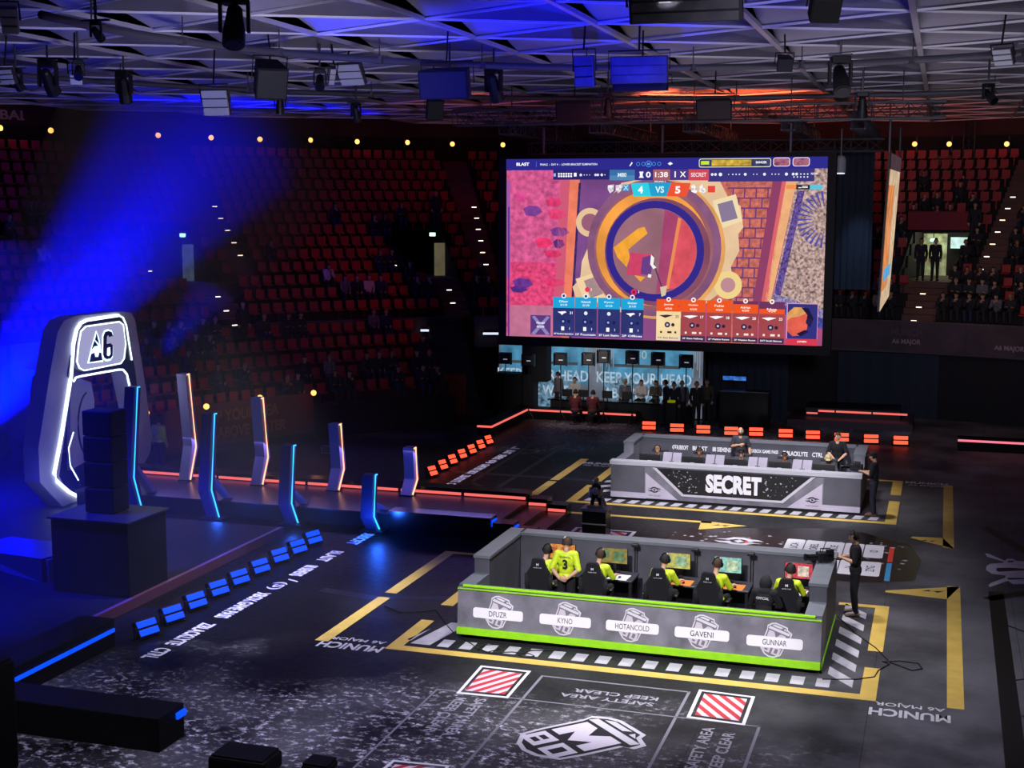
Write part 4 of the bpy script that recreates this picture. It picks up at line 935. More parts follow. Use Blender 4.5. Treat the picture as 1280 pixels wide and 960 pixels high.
for x in (133, 143): S([(x, 33), (x + 8, 32), (x + 7, 40), (x + 3, 43), (x, 38)], '#e6dfe6', 22, noise=.6, ns=10)
SR(152, 32, 160, 40, '#3f9ad4', 22); ST('X', 156, 36, 6, '#bfe6ff', 23)
for x in (238, 248): S([(x, 34), (x + 3, 32), (x + 8, 40), (x + 5, 43), (x, 41)], '#f6eef0', 22, noise=.5, ns=10)
SR(258, 34, 267, 42, '#e8483a', 22); SR(352, 33, 364, 38, '#f09050', 22); SR(364, 33, 380, 38.5, '#2a2630', 23); ST('-=', 372, 35.6, 2.5, '#ffffff', 24, 11); SR(380, 33, 395, 38.5, '#5fc4e0', 23)
# player cards along the bottom
SR(33, 197, 60, 222, '#5a3c7e', 22); S([(35, 199), (39, 198), (59, 221), (54, 222)], '#8f84c0', 23); S([(55, 198), (59, 199), (39, 222), (34, 221)], '#8f84c0', 23); ST('Gaveni', 46.5, 206.5, 2.8, '#ffffff', 24, 11); ST('0/2/0', 46.5, 211.5, 2.6, '#ffffff', 24, 10)
lft = ((67, 'Dfuzr', '31', 'AF Sectionreparation'), (96, 'Hotancold', '', '1F Fountain'), (126, 'Kyno', '', '2F Last Stairs'), (156, 'Gunnar', '7', '2F Offices'))
for x, n, am, rm in lft:
    SR(x - 4, 173, x + 24.5, 187, '#1fa6dc', 22); SR(x - 4, 187, x + 24.5, 217, '#2e3570', 22, noise=.12, ns=2); SR(x - 4, 217, x + 24.5, 223, '#4a3f86', 23)
    ST(n, x + 10.2, 178.6, 2.8, '#eafaff', 23, 12); ST('2/1/0', x + 10.2, 183, 2.4, '#eafaff', 23, 9); SC(x + 10.2, 171.5, 3.2, '#f2f4ff', 24, 12); SC(x + 10.2, 171.5, 1.8, '#34407a', 25, 12)
    if am: S([(x + 2, 192), (x + 12, 191), (x + 14, 192.4), (x + 10, 194), (x + 8, 196), (x + 6, 194)], '#ffffff', 23); ST(am, x + 20, 193, 3.4, '#ffffff', 23)
    else: SC(x + 10.2, 193, 2.4, '#e8ecff', 23, 10)
    SC(x + 9.5, 204, 3.3, '#1c2256', 23, 14); SC(x + 9.5, 204, 1.6, '#98a4e0', 24, 10); SC(x + 17, 204, 2.2, '#1c2256', 23, 12)
    SR(x + 7, 210.5, x + 11, 215.5, '#ffffff', 23); ST('1', x + 18, 213, 3, '#ffffff', 23); ST(rm, x + 10.2, 220, 2.6, '#ffffff', 24, 26)
SC(108, 163, 3.2, '#e83a5a', 26, 14); ST('3', 113, 163, 3, '#ffffff', 26); SC(168, 165, 3.8, '#e0305a', 26, 14); SC(168, 165, 2, '#8a2040', 27, 12); ST('3', 174, 164.5, 3, '#ffffff', 26)
rgt = ((209, 'Jume', '25', 'CO East Balcony', 1, 0), (240, 'Hunting', '17', '2F Gate Hallway', 0, 0), (272, 'Fultz', '18', '2F Waiting Room', 0, 0), (304, 'Adrian', '28', '2F Waiting Room', 0, 4), (336, 'Noa', '23', 'EXT South Balcony', 0, 9))
for x, n, am, rm, lit, off in rgt:
    SR(x - 12, 173, x + 18.5, 173 + off, '#6a3560', 22); SR(x - 12, 173 + off, x + 18.5, 188, '#f0561f', 22); SR(x - 12, 188, x + 18.5, 217.5, '#f6d9a4' if lit else '#a4484e', 22, noise=.08, ns=2); SR(x - 12, 217.5, x + 18.5, 224, '#f0d8b0' if lit else '#4a2f4e', 23)
    ST(n, x + 3.2, 179.5 + off * .3, 2.8, '#fff0e4', 23, 12); ST('4/2/0', x + 3.2, 184.5, 2.4, '#fff0e4', 23, 9); SC(x + 3.2, 173, 3, '#fff2ee', 24, 12); SC(x + 3.2, 173, 1.4, '#b04030', 25, 8)
    S([(x - 9, 193), (x + 1, 192), (x + 9, 192.6), (x + 4, 194.4), (x - 1, 196), (x - 5, 194.4)], '#3a2a30' if lit else '#ffffff', 23); ST(am, x + 14, 194, 3.4, '#3a2a30' if lit else '#ffffff', 23)
    SC(x + 2, 204.5, 3.5, '#2a2440', 23, 14); SC(x + 2, 204.5, 1.5, '#c8c4e0', 24, 10); SC(x + 9, 204.5, 2.2, '#2a2440', 23, 12)
    for k, q in enumerate((-7, 2, 11)): SR(x + q, 212.5, x + q + 2.5 + (3 if k == 1 else 0), 215, '#3a2a30' if lit else '#ffe8e0', 23)
    ST(rm, x + 3.2, 221, 2.6, '#3a2a30' if lit else '#ffffff', 24, 26)
# small camera picture of a person in headphones
SR(357, 174, 394, 222, '#d8a0b8', 26); SR(358.2, 175, 393.5, 217, '#33307e', 27); SR(357.0, 217, 394, 225, '#d83a50', 27); ST('JUNSEN', 376, 220.6, 2.6, '#ffffff', 28, 11)
S([(358.2, 186), (366.9, 180), (379.2, 182), (382.9, 190), (381.7, 205), (374.3, 213), (364.4, 214), (358.2, 208)], '#e2604e', 28, noise=.15, ns=3); S([(358.2, 186), (365.6, 179), (376.7, 179), (381.7, 185), (371.8, 190), (361.9, 192), (358.2, 195)], '#e0a05c', 29, noise=.2, ns=5); S([(374.3, 179), (382.9, 180), (389.1, 192), (385.4, 203), (380.4, 198), (381.7, 188)], '#1a1838', 30); SC(384.1, 196, 4, '#22204a', 31, 12); S([(369.3, 211), (379.2, 206), (384.1, 208), (374.3, 214)], '#1a1838', 31)
pic.build('picture', PM, scr, fix=False)
for x in (-13.5, -9.3, -5.0): MB().cyl((x, SY + .2, SZT + .1), (x, SY + .2, 11.2), .05).build('hanger', STEEL, scr)
# second screen of the cube seen at a grazing angle
s2 = thing('side_screen', 'narrow orange side screen hanging edge-on beyond the main screen', 'video screen', (-2, 50, 5))
n0, f0 = 48.2, 54.5
A, B = AY(1099, 390, n0), AY(1114, 191, n0); Cc, D = AY(1111, 370, f0), AY(1126.5, 188 + 10, f0)
nrm = (B - A).cross(Cc - A).normalized(); nrm = nrm if nrm.x > 0 else -nrm
mb = MB().prism([A - nrm * .02, B - nrm * .02, D - nrm * .02, Cc - nrm * .02], nrm * -.06); mb.build('cabinet', BLK, s2)
mb = MB(); mats2 = [glow('side_orange', (.86, .30, .10), .8, .4, 1.6), glow('side_pale', (.75, .55, .36), .8, .4, 3), glow('side_blue', (.1, .4, .75), .9, .3, 2), glow('side_dark', (.1, .06, .08), .6, .4, 3)]
for u0, u1, v0, v1, k in ((0, .55, .12, .90, 0), (.55, 1, .12, .85, 1), (0, 1, .9, 1, 3), (0, 1, 0, .12, 1), (.1, .8, .18, .26, 2), (0, 1, .8, .9, 1)):
    W2 = lambda u, v: A.lerp(Cc, u).lerp(B.lerp(D, u), v) + nrm * (.004 * (k + 1))
    mb.mi(k).add([W2(u0, v0), W2(u1, v0), W2(u1, v1), W2(u0, v1)], [(0, 1, 2, 3)])
mb.build('picture', mats2, s2, fix=False)
MB().cyl(B - nrm * .06, B + V3((0, 0, 1.2)) - nrm * .06, .05).build('hanger', STEEL, s2); MB().cyl(D - nrm * .06, (D.x - .06, D.y, B.z + 1.2), .05).build('hanger', STEEL, s2)

# ---------------------------------------------------------------- video wall and dark back area
LY = 53.6
vw = thing('video_wall', 'long blue video wall under the hanging screen with pale slogan', 'video wall', (-13.7, LY, 0))
MB().span((-17.6, LY + .03, 0), (-8.9, LY + .12, 3.6)).build('cabinet', BLK, vw)
mb = MB(); VM = []
def vk(name, c, p=1, n=0, ns=4):
    m = glow('wall_' + name, c, p, n, ns)
    if m not in VM: VM.append(m)
    return VM.index(m)
def vq(pts, nm, c, l, p=1, n=0, ns=4): mb.mi(vk(nm, c, p, n, ns)).add([V3((x, LY - l * .004, z)) for x, z in pts], [tuple(range(len(pts)))])
vq([(-17.55, .05), (-9.0, .05), (-9.0, 3.5), (-17.55, 3.5)], 'grey', (.11, .13, .17), 0, 1, .25, 1.5)
for x0 in (-17.35, -13.1):
    vq([(x0, 1.2), (x0 + 3.6, 1.2), (x0 + 3.9, 3.5), (x0 - .2, 3.5)], 'blue', (.06, .22, .36), 1, 1, .45, 1.8)
    vq([(x0 + .2, .1), (x0 + 3.2, .1), (x0 + 3.3, 1.6), (x0 + .1, 1.6)], 'mottle', (.10, .19, .28), 2, 1, .95, 5)
    vq([(x0 + .1, 2.02), (x0 + 3.2, 2.02), (x0 + 3.2, 2.14), (x0 + .1, 2.14)], 'band', (.05, .06, .07), 3)
    for s, z, h, wd in (('KEEP YOUR HEAD', 1.58, .46, 3.9), ('ABOVE WATER', .95, .42, 3.3)):
        k = vk('slogan', (.35, .47, .58), 1, .35, 6); mb.mi(k); text_into(mb, s, (x0 + 1.7, LY - .02, z), (1, 0, 0), (0, 0, 1), h, wd, .02)
    k = vk('mark', (.25, .40, .42), 1); mb.mi(k); text_into(mb, '30', (x0 + 1.6, LY - .02, 2.55), (1, 0, 0), (0, 0, 1), .35, .45, .02)
    for q in range(14 if x0 < -15 else 6): vq([(x0 + 3.5 + q * .09, 3.5), (x0 + 3.54 + q * .09, 3.5), (x0 + 3.54 + q * .09, 2.3 - .3 * (q % 3)), (x0 + 3.5 + q * .09, 2.3 - .3 * (q % 3))], 'lines', (.22, .25, .3), 4)
mb.build('picture', VM, vw, fix=False)
def drape(lab, a, b, z0, z1, n=28, name='black_drape'):
    a, b = V3(a), V3(b); d = b - a; nn = V3((-d.y, d.x, 0)).normalized(); mb = MB(); pts = []
    for i in range(n + 1):
        p = a + d * (i / n) + nn * (.06 * math.sin(i * 2.1)); pts.append(p)
    vs = [V3((p.x, p.y, z)) for z in (z0, z1) for p in pts] + [V3((p.x, p.y, z)) + nn * .03 for z in (z0, z1) for p in pts]; L = n + 1
    for i in range(n): mb_f = None; mb.add([vs[i], vs[i + 1], vs[L + i + 1], vs[L + i], vs[2 * L + i], vs[2 * L + i + 1], vs[3 * L + i + 1], vs[3 * L + i]], [(0, 1, 2, 3), (5, 4, 7, 6), (3, 2, 6, 7)])
    o = mb.build(name, DRAPE, None, fix=False); return tag(o, lab, 'drape')
DRAPE = mat('navy_drape', '#2a3444', .95)
drape('black floor drape beside the video wall below the screen corner', (-8.9, 54.2, 0), (-5.75, 54.5, 0), 0, 3.7)
a_, b_ = AY(1036, 300, 53), AY(1090, 300, 53.2); drape('tall navy drape hanging beyond the edge of the hanging screen', (a_.x - .6, 53, 0), (b_.x, 53.2, 0), AY(1060, 362, 53).z, 10.7)
drape('long black drape closing the dark area under the stand', (-4.0, 57.0, 0), (12, 56.2, 0), 0, 2.6, 60)
t = thing('black_speaker_tower', 'black speaker stack standing in front of the video wall', 'speaker', (-17.0, 52.8, 0))
P = AY(671, 500, 52.9); MB().span((P.x - .55, 52.6, 1.4), (P.x + .5, 53.3, 3.75)).build('column', BLKF, t)
P = AY(645, 500, 52.9); MB().rbox((P.x, 52.9, .85), (1.7, .8, 1.7), .03).build('base_cabinet', BLKF, t)
t = thing('dark_case', 'wide dark equipment case with small blue monitor behind the booths', 'case', (-8, 53, 0))
P, Q = AY(900, 480, 52), AY(962, 480, 52); MB().rbox(((P.x + Q.x) / 2, 52.3, .72), (Q.x - P.x, .8, 1.44), .03).build('body', BLKG, t); MB().span((P.x, 51.88, 1.42), (Q.x, 51.92, 1.45)).build('edge', GREYM, t)
def monitor_small(lab, px, py, Y, w_, h_):
    P = AY(px, py, Y); t = thing('stage_monitor', lab, 'monitor', (P.x, Y, 0))
    MB().rbox((P.x, Y + .05, P.z), (w_, .06, h_), .01).build('housing', BLK, t); MB().span((P.x - w_ / 2 + .02, Y + .012, P.z - h_ / 2 + .02), (P.x + w_ / 2 - .02, Y + .019, P.z + h_ / 2 - .02)).build('display', glow('monitor_blue', (.03, .14, .5), 1, .8, 5), t)
    MB().cyl((P.x, Y + .1, 0), (P.x, Y + .1, P.z), .03).build('pole', BLK, t); MB().span((P.x - .2, Y - .1, 0), (P.x + .2, Y + .3, .03)).build('foot', BLK, t)
monitor_small('small blue monitor on the dark case behind the booths', 918, 473, 53.2, .95, .2)
monitor_small('small blue monitor behind the red-lit platform', 1091, 521, 56.5, .9, .2)
# lights on stands in front of the video wall
SLAB = ['first', 'second', 'third', 'fourth', 'fifth', 'sixth', 'seventh', 'eighth']
t0 = thing('studio_light', 'black studio light on a pole', 'studio light', (0, 0, 0), 0, 'studio lights before the video wall')
MB().rbox((0, 0, 2.0), (.42, .3, .36), .03).build('head', BLK, t0); MB().span((-.05, -.155, 1.97), (.12, -.15, 2.0)).build('tag', mat('tag_white', '#e8e8f0', .5, emit=(.5, .5, .55), power=.5), t0)
MB().span((-.26, -.18, 1.8), (-.24, .05, 2.2)).span((.24, -.18, 1.8), (.26, .05, 2.2)).span((-.24, -.18, 2.19), (.24, .05, 2.21)).build('barn_doors', BLK, t0)
MB().cyl((0, 0, .02), (0, 0, 1.84), .022).build('pole', BLK, t0)
for a in (0, 2.1, 4.2): MB().cyl((0, 0, .35), (.26 * math.cos(a), .26 * math.sin(a), .02), .014, 6).build('leg', BLK, t0)
for k, (px, py) in enumerate(((632, 448), (661, 450), (701, 449), (736, 449), (755, 446), (791, 447), (823, 449), (858, 452))):
    Y = 51.3 if k else 52.1; P = AY(px, py, Y)
    o = t0 if k == 0 else dup(t0); place(o, (P.x, Y, 0), 0); o.scale = (1, 1, P.z / 2.0); o['label'] = 'black studio light on a pole before the video wall, %s from the stair side' % SLAB[k]
# presenters' counter
t = thing('presenter_counter', 'long black counter with screens in front of the video wall', 'counter', (-14, 52.6, 0))
P, Q = AY(690, 500, 52.6), AY(868, 500, 52.6)
MB().span((P.x, 52.36, .0), (Q.x, 52.68, .72)).build('body', BLKF, t); MB().span((P.x - .1, 52.32, .72), (Q.x + .1, 52.74, .77)).build('top', BLKG, t)
for px in (710, 730, 760, 785):
    P = AY(px, 476, 52.6); s_ = MB().rbox((P.x, 52.5, 1.02), (.42, .04, .3), .01).build('screen', BLK, t); MB().cyl((P.x, 52.52, .77), (P.x, 52.52, .9), .03).build('screen_stand', BLK, s_)

# stadium banners and signs
def banner_arc(lab, x0, x1, y, r, z0, z1, m, texts, lower=False, name='fabric_banner', am=None):
    a0, a1 = [ang_of(P) for P in (ray_arc(x0, y, r), ray_arc(x1, y, r))]
    mb = MB(); n = 10
    for k in range(n):
        a, b = a0 + (a1 - a0) * k / n, a0 + (a1 - a0) * (k + 1) / n
        vs = [pol(rr_, t_, z) for rr_ in (r, r - .03) for z in (z0, z1) for t_ in (a, b)]
        mb.add(vs, [(0, 1, 3, 2), (5, 4, 6, 7), (2, 3, 7, 6), (0, 4, 5, 1)])
    o = tag(mb.build(name, m, None, fix=False), lab, 'banner')
    for s, u, zc, h, wd, tm in texts:
        a = a0 + (a1 - a0) * u; P = pol(r - .09, a, zc); xd = V3((math.sin(a), -math.cos(a), 0))
        lettering(s, P, xd, (0, 0, 1), h, tm, o, wd, .03)
    return o
def ray_arc(px, py, r):
    d = ray(px, py); dx, dy = d.x, d.y; k = math.hypot(dx, dy); dx /= k; dy /= k
    cd = HC.x * dx + HC.y * dy; c2 = HC.x ** 2 + HC.y ** 2; t = cd + math.sqrt(r * r - c2 + cd * cd)
    return CAM + d * (t / k)
MAR = mat('maroon_banner', '#5c2a26', .8, noise=.2, nscale=1); ORL = mat('ochre_lettering', '#8f5a34', .7); PALEL = mat('faded_lettering', '#a08a90', .7)
banner_arc('dark banner with ochre slogan along the bleacher front', 205, 392, 500, LR0 - .2, .3, 1.75, MAR, [('KEEP YOUR HEAD', .52, 1.3, .42, 3.7, ORL), ('ABOVE WATER', .58, .72, .4, 2.9, ORL)])
for k, (x0, x1) in enumerate(((1032, 1062), (1062, 1207), (1208, 1320))):
    banner_arc(['short grey rail banner next to the hanging screen', 'long grey rail banner with faded event name below the stairs', 'grey rail banner reaching out of the picture'][k], x0, x1, 415, R0 - .34, 2.75, 3.9, mat('rail_banner', '#4a3c44', .8, noise=.3, nscale=.9),
               [] if k == 0 else [('MUNICH', .5, 3.5, .3, 1.2, mat('dim_lettering', '#5a4a54', .7)), ('A6 MAJOR', .5, 3.1, .26, 1.15, PALEL)] if k == 1 else [('A6 MAJOR', .5, 3.05, .26, 1.15, PALEL)])
ob = thing('orange_side_banner', 'orange fabric banner with yellow lettering at the bleacher end', 'banner', AY(530, 505, 49.5))
P, Q = AY(474, 480, 49.2), AY(582, 482, 49.8); ob.location = (P.x, P.y, 0)
MB().prism([(P.x, P.y, .1), (Q.x, Q.y, .1), (Q.x, Q.y, 1.95), (P.x, P.y, 1.95)], (0, .04, 0)).build('sheet', mat('orange_cloth', '#8a3d22', .85, noise=.15), ob)
lettering('MUNICH', P.lerp(Q, .36) + V3((0, -.03, 0)), Q - P, (0, 0, 1), .4, mat('amber_lettering', '#d09a3a', .7), ob, 1.3, .03)
lettering('MAJOR', P.lerp(Q, .42) + V3((0, -.03, -.5)), Q - P, (0, 0, 1), .25, mat('amber_lettering'), ob, .6, .03)
# lettering board under the roof
a0 = ang_of(AX(30, 125, -36)); 
lettering('BASKETBALL', pol(HR - .2, a0, 12.3), V3((math.sin(a0), -math.cos(a0), 0)), (0, 0, 1), .42, mat('wall_lettering', '#b08a90', .7), wall, 4.2, .03, 'wall_lettering')

# ---------------------------------------------------------------- seats
SEATM = mat('red_seat', '#a81a22', .5); SEATF = mat('seat_frame', '#2a1416', .6)
seatp = thing('stadium_seat', 'red folding stadium seat, empty', 'seat', (0, 0, 0), 0, 'empty red stadium seats')
def seat_parts():
    a = MB().rbox((0, .10, .60), (.36, .05, .34), .06, Matrix.Rotation(-.12, 3, 'X')); b = MB().rbox((0, -.02, .40), (.36, .28, .06), .025); c = MB().span((-.03, -.02, 0), (.03, .06, .38))
    return a, b, c
a, b, c = seat_parts(); a.build('backrest', SEATM, seatp); b.build('seat_pan', SEATM, seatp); c.build('pedestal', SEATF, seatp)
bulk = MB()
slots = []
def row_slots(r0, rd, z0, rh, n, aR, aL, low):
    for i in range(n):
        r = r0 + rd * i + rd * (.5 if low else .66); z = z0 + rh * i; st_ = .52 / r; k = int((aL - aR) / st_)
        for q in range(k):
            a = aR + st_ * (q + .5); skip = False
            if low: pass
            else:
                for s in AIS:
                    if s[0] - .008 <= a <= s[1] + .008 and s[2] <= i < s[3]: skip = True
                for v in VOM:
                    if v[0] - .006 <= a <= v[1] + .006 and v[2] <= i < v[2] + VD: skip = True
            if not skip: slots.append((r, a, z, low, i))
row_slots(R0, RD, Z0, RH, NROW, A_R + .02, A_L, False); row_slots(LR0, LRD, LZ0, LRH, LN, LA_R + .02, LA_L, True)
def hidden(px, py): return not (-10 < px < 1290 and 150 < py < 560) or (622 < px < 1042 and py < 560) or (600 < px < 700 and py > 380) or (1036 < px < 1090 and py < 360) or (70 < px < 170 and py > 395)
def seated_key(px, py, low):
    h = stand_hit(px, py, low)
    return h
taken = []
def nearest_slot(px, py, low=None):
    best = None
    for s in slots:
        if low is not None and s[3] != low: continue
        P = pol(s[0], s[1], s[2] + .95); x, y, _ = proj(P); d = (x - px) ** 2 + (y - py) ** 2
        if s not in taken and (best is None or d < best[0]): best = (d, s)
    taken.append(best[1]); return best[1]

# ---------------------------------------------------------------- people
SKIN = [mat('skin_light', '#d0a083', .6), mat('skin_warm', '#b98565', .6), mat('skin_brown', '#8a5c44', .6)]
FEAT = mat('dark_features', '#2a1b18', .5); LIPM = mat('lips', '#a3665a', .5)
HAIRM = [mat('hair_dark', '#1d1613', .8), mat('hair_brown', '#3d2a1e', .8), mat('hair_fair', '#8a6a45', .8)]
def seg_dist(p, a, b):
    ab = b - a; t = max(0, min(1, (p - a).dot(ab) / max(ab.dot(ab), 1e-9))); return (p - (a + ab * t)).length
BODY = {}
def body(key, J, voxel=.011, hairstyle='short', sleeve='short'):
    """one continuous body grown round the joints of J, with clothes cut from its own surface"""
    if key in BODY: return BODY[key]
    J = {k: V3(v) for k, v in J.items()}
    mb = MB(); bones = []
    def B(lbl, a, b, ra, rb): mb.limb(a, b, ra, rb); bones.append((lbl, a, b, (ra + rb) / 2))
    pel, che, nek, hd = J['pelvis'], J['chest'], J['neck'], J['head']
    lat = (J['shR'] - J['shL']).normalized(); up = (che - pel).normalized(); fw = up.cross(lat).normalized()
    Mt = Matrix((lat, fw, up)).transposed()
    mb.ball(pel, (.165, .115, .13), rot=Mt, nu=16, nv=10); mb.ball(pel.lerp(che, .5), (.145, .10, .17), rot=Mt, nu=16, nv=10); mb.ball(che, (.175, .115, .19), rot=Mt, nu=16, nv=10)
    bones += [('torso', pel.lerp(che, .25), che, .13), ('pelvis', pel - lat * .06, pel + lat * .06, .12)]
    B('torso', J['shL'], J['shR'], .062, .062); B('neck', che + up * .12, nek, .06, .052); B('neck', nek, hd - up * .02, .052, .05)
    hf = J['look'].normalized(); hu = (hd - nek).normalized(); hu = (hu - hf * hu.dot(hf)).normalized(); hl = hf.cross(hu)
    Mh = Matrix((hl, hf, hu)).transposed(); H = lambda x, y, z: hd + Mh @ V3((x, y, z))
    mb.ball(hd, (.076, .096, .115), rot=Mh, nu=18, nv=12); mb.ball(H(0, .03, -.06), (.055, .062, .06), rot=Mh); mb.limb(H(0, .088, .01), H(0, .11, -.022), .010, .016)
    for sx in (-1, 1): mb.ball(H(sx * .08, -.005, -.01), (.012, .022, .034), rot=Mh)
    bones.append(('head', hd - Mh @ V3((0, 0, .04)), hd + Mh @ V3((0, 0, .04)), .09))
    for s in 'LR':
        sh, el, wr, hip, kn, an, toe = (J[k + s] for k in ('sh', 'el', 'wr', 'hip', 'kn', 'an', 'toe'))
        B('uarm', sh, sh.lerp(el, .55), .058, .050); B('uarm', sh.lerp(el, .55), el, .050, .042); B('farm', el, el.lerp(wr, .4), .043, .042); B('farm', el.lerp(wr, .4), wr, .042, .028)
        B('thigh', hip, kn, .088, .06); B('shin', kn, kn.lerp(an, .35), .058, .058); B('shin', kn.lerp(an, .35), an, .058, .038)
        heel = an + (an - toe).normalized() * .05; heel.z = an.z - .045
        B('foot', an - V3((0, 0, .02)), toe, .042, .034); B('foot', heel, toe.lerp(heel, .3), .036, .036)
        hd_ = (J['hand' + s] - wr).normalized() if ('hand' + s) in J else (wr - el).normalized()
        curl = J.get('curl' + s, V3((0, 0, -1))); curl = (curl - hd_ * curl.dot(hd_)).normalized(); side = hd_.cross(curl) * (1 if s == 'R' else -1)
        Mp = Matrix((side, curl, hd_)).transposed()
        mb.ball(wr + hd_ * .055, (.042, .018, .055), rot=Mp); bones.append(('hand', wr + hd_ * .02, wr + hd_ * .17, .03))
        for k, (o, ln) in enumerate(((-.030, .070), (-.010, .080), (.011, .076), (.031, .060))):
            p0 = wr + hd_ * .085 + side * o; p1 = p0 + (hd_ * .92 + curl * .25) * ln * .55; p2 = p1 + (hd_ * .55 + curl * .8).normalized() * ln * .5
            mb.limb(p0, p1, .0105, .0095); mb.limb(p1, p2, .0095, .008)
        p0 = wr + hd_ * .035 - side * .03; p1 = p0 + (hd_ * .5 - side * .75).normalized() * .045; p2 = p1 + (hd_ * .9 - side * .1 + curl * .3).normalized() * .035
        mb.limb(p0, p1, .014, .012); mb.limb(p1, p2, .012, .010)
    o = mb.build('tmp', SKIN[0]); md = o.modifiers.new('r', 'REMESH'); md.mode = 'VOXEL'; md.voxel_size = voxel; md.use_smooth_shade = True
    dg = bpy.context.evaluated_depsgraph_get(); me = bpy.data.meshes.new_from_object(o.evaluated_get(dg)); bpy.data.objects.remove(o)
    bm = bmesh.new(); bm.from_mesh(me)
    bmesh.ops.smooth_vert(bm, verts=bm.verts, factor=.5, use_axis_x=True, use_axis_y=True, use_axis_z=True)
    bm.to_mesh(me); bm.free(); me.update(); me.name = 'person_body'
    me.materials.clear(); [me.materials.append(m) for m in (SKIN[0], FEAT, LIPM)]
    lab = []
    Mi = Mh.inverted()
    for p in me.polygons:
        c = p.center; best = min(bones, key=lambda b: seg_dist(c, b[1], b[2]) - b[3]); lab.append(best[0]); p.use_smooth = True; k = 0
        if best[0] == 'head':
            q = Mi @ (c - hd)
            if q.y > .05 and .004 < q.z < .022 and .018 < abs(q.x) < .046: k = 1
            elif q.y > .05 and .030 < q.z < .040 and .014 < abs(q.x) < .05: k = 1
            elif q.y > .07 and -.066 < q.z < -.052 and abs(q.x) < .025: k = 2
        p.material_index = k
    nv = [v.normal.copy() for v in me.vertices]
    def cut(name, f, inflate):
        ids = [i for i, p in enumerate(me.polygons) if f(lab[i], me.polygons[i].center)]
        mp = {}; vs = []; fs = []
        for i in ids:
            fc = []
            for v in me.polygons[i].vertices:
                if v not in mp: mp[v] = len(vs); vs.append(me.vertices[v].co + nv[v] * inflate)
                fc.append(mp[v])
            fs.append(fc)
        m2 = bpy.data.meshes.new(name); m2.from_pydata([tuple(v) for v in vs], [], fs); m2.polygons.foreach_set('use_smooth', [True] * len(fs)); m2.materials.append(BLKF); m2.update()
        return m2
    hq = lambda c: Mi @ (c - hd)
    def hairf(l, c):
        if l != 'head': return False
        q = hq(c)
        if hairstyle == 'bald': return q.z < -.01 and q.y > -.03 and q.z < -.035 and abs(q.z + .0) > 0 and not (q.z > -.05 and abs(q.x) < .03)
        return (q.z > .055 and q.y < .085) or (q.y < .005 and q.z > (-.05 if hairstyle == 'short' else -.09))
    waist = lambda c: (c - pel).dot(up)
    res = {'body': me, 'hair': cut('hair', hairf, .014), 'shirt': cut('shirt', lambda l, c: (l == 'torso' and waist(c) > -.02) or l == 'uarm' or (sleeve == 'long' and l == 'farm') or (l == 'pelvis' and waist(c) > .02), .016),
           'trousers': cut('trousers', lambda l, c: l in ('thigh', 'shin') or (l == 'pelvis' and waist(c) <= .035) or (l == 'torso' and waist(c) <= .0), .012),
           'shoes': cut('shoes', lambda l, c: l == 'foot', .012), 'Mh': Mh, 'hd': hd, 'J': J, 'up': up, 'fw': fw, 'lat': lat}
    BODY[key] = res; return res
def slot(o, m):
    o.material_slots[0].link = 'OBJECT'; o.material_slots[0].material = m
def person(B, label, loc, rz=0, skin=0, hair=0, shirt=None, trousers=None, shoes=None, group=None, shirtname='shirt'):
    o = bpy.data.objects.new('person', B['body']); C.objects.link(o); slot(o, SKIN[skin]); o.location = loc; o.rotation_euler = (0, 0, rz)
    tag(o, label, 'person', group)
    for nm, key, m in (('hair', 'hair', HAIRM[hair]), (shirtname, 'shirt', shirt or BLKF), ('trousers', 'trousers', trousers or BLKF), ('shoes', 'shoes', shoes or BLK)):
        if not len(B[key].vertices): continue
        c = bpy.data.objects.new(nm, B[key]); C.objects.link(c); c.parent = o; slot(c, m)
    return o
def under(o, mbx, name, m, smooth=False):
    c = mbx.build(name, m, None, smooth); c.parent = o; return c
def stand_pose(**kw):
    J = dict(pelvis=(0, 0, .97), chest=(0, .01, 1.33), neck=(0, .0, 1.54), head=(0, .03, 1.67), look=(0, 1, 0), shL=(-.175, 0, 1.45), shR=(.175, 0, 1.45),
             elL=(-.23, -.03, 1.17), elR=(.23, -.03, 1.17), wrL=(-.22, .08, .93), wrR=(.22, .08, .93), hipL=(-.09, 0, .92), hipR=(.09, 0, .92), knL=(-.10, .02, .5), knR=(.10, .02, .5),
             anL=(-.11, -.02, .09), anR=(.11, -.02, .09), toeL=(-.13, .16, .04), toeR=(.13, .16, .04)); J.update(kw); return J
def sit_pose(**kw):
    J = dict(pelvis=(0, 0, .54), chest=(0, -.02, .90), neck=(0, .02, 1.11), head=(0, .06, 1.24), look=(0, 1, -.1), shL=(-.175, 0, 1.02), shR=(.175, 0, 1.02),
             elL=(-.205, .10, .76), elR=(.205, .10, .76), wrL=(-.12, .30, .64), wrR=(.12, .30, .64), hipL=(-.09, .02, .52), hipR=(.09, .02, .52), knL=(-.13, .42, .52), knR=(.13, .42, .52),
             anL=(-.13, .40, .10), anR=(.13, .40, .10), toeL=(-.14, .58, .05), toeR=(.14, .58, .05)); J.update(kw); return J
def headset(o, B, m=BLKG):
    Mh, hd = B['Mh'], B['hd']; H = lambda x, y, z: hd + Mh @ V3((x, y, z)); mb = MB()
    mb.tube([H(.092 * math.cos(a), -.01, .02 + .115 * math.sin(a)) for a in [PI * i / 12 for i in range(13)]], .012, 6)
    for s in (-1, 1): mb.cyl(H(s * .075, -.005, 0), H(s * .105, -.005, 0), .042, 12)
    under(o, mb, 'headset', m)
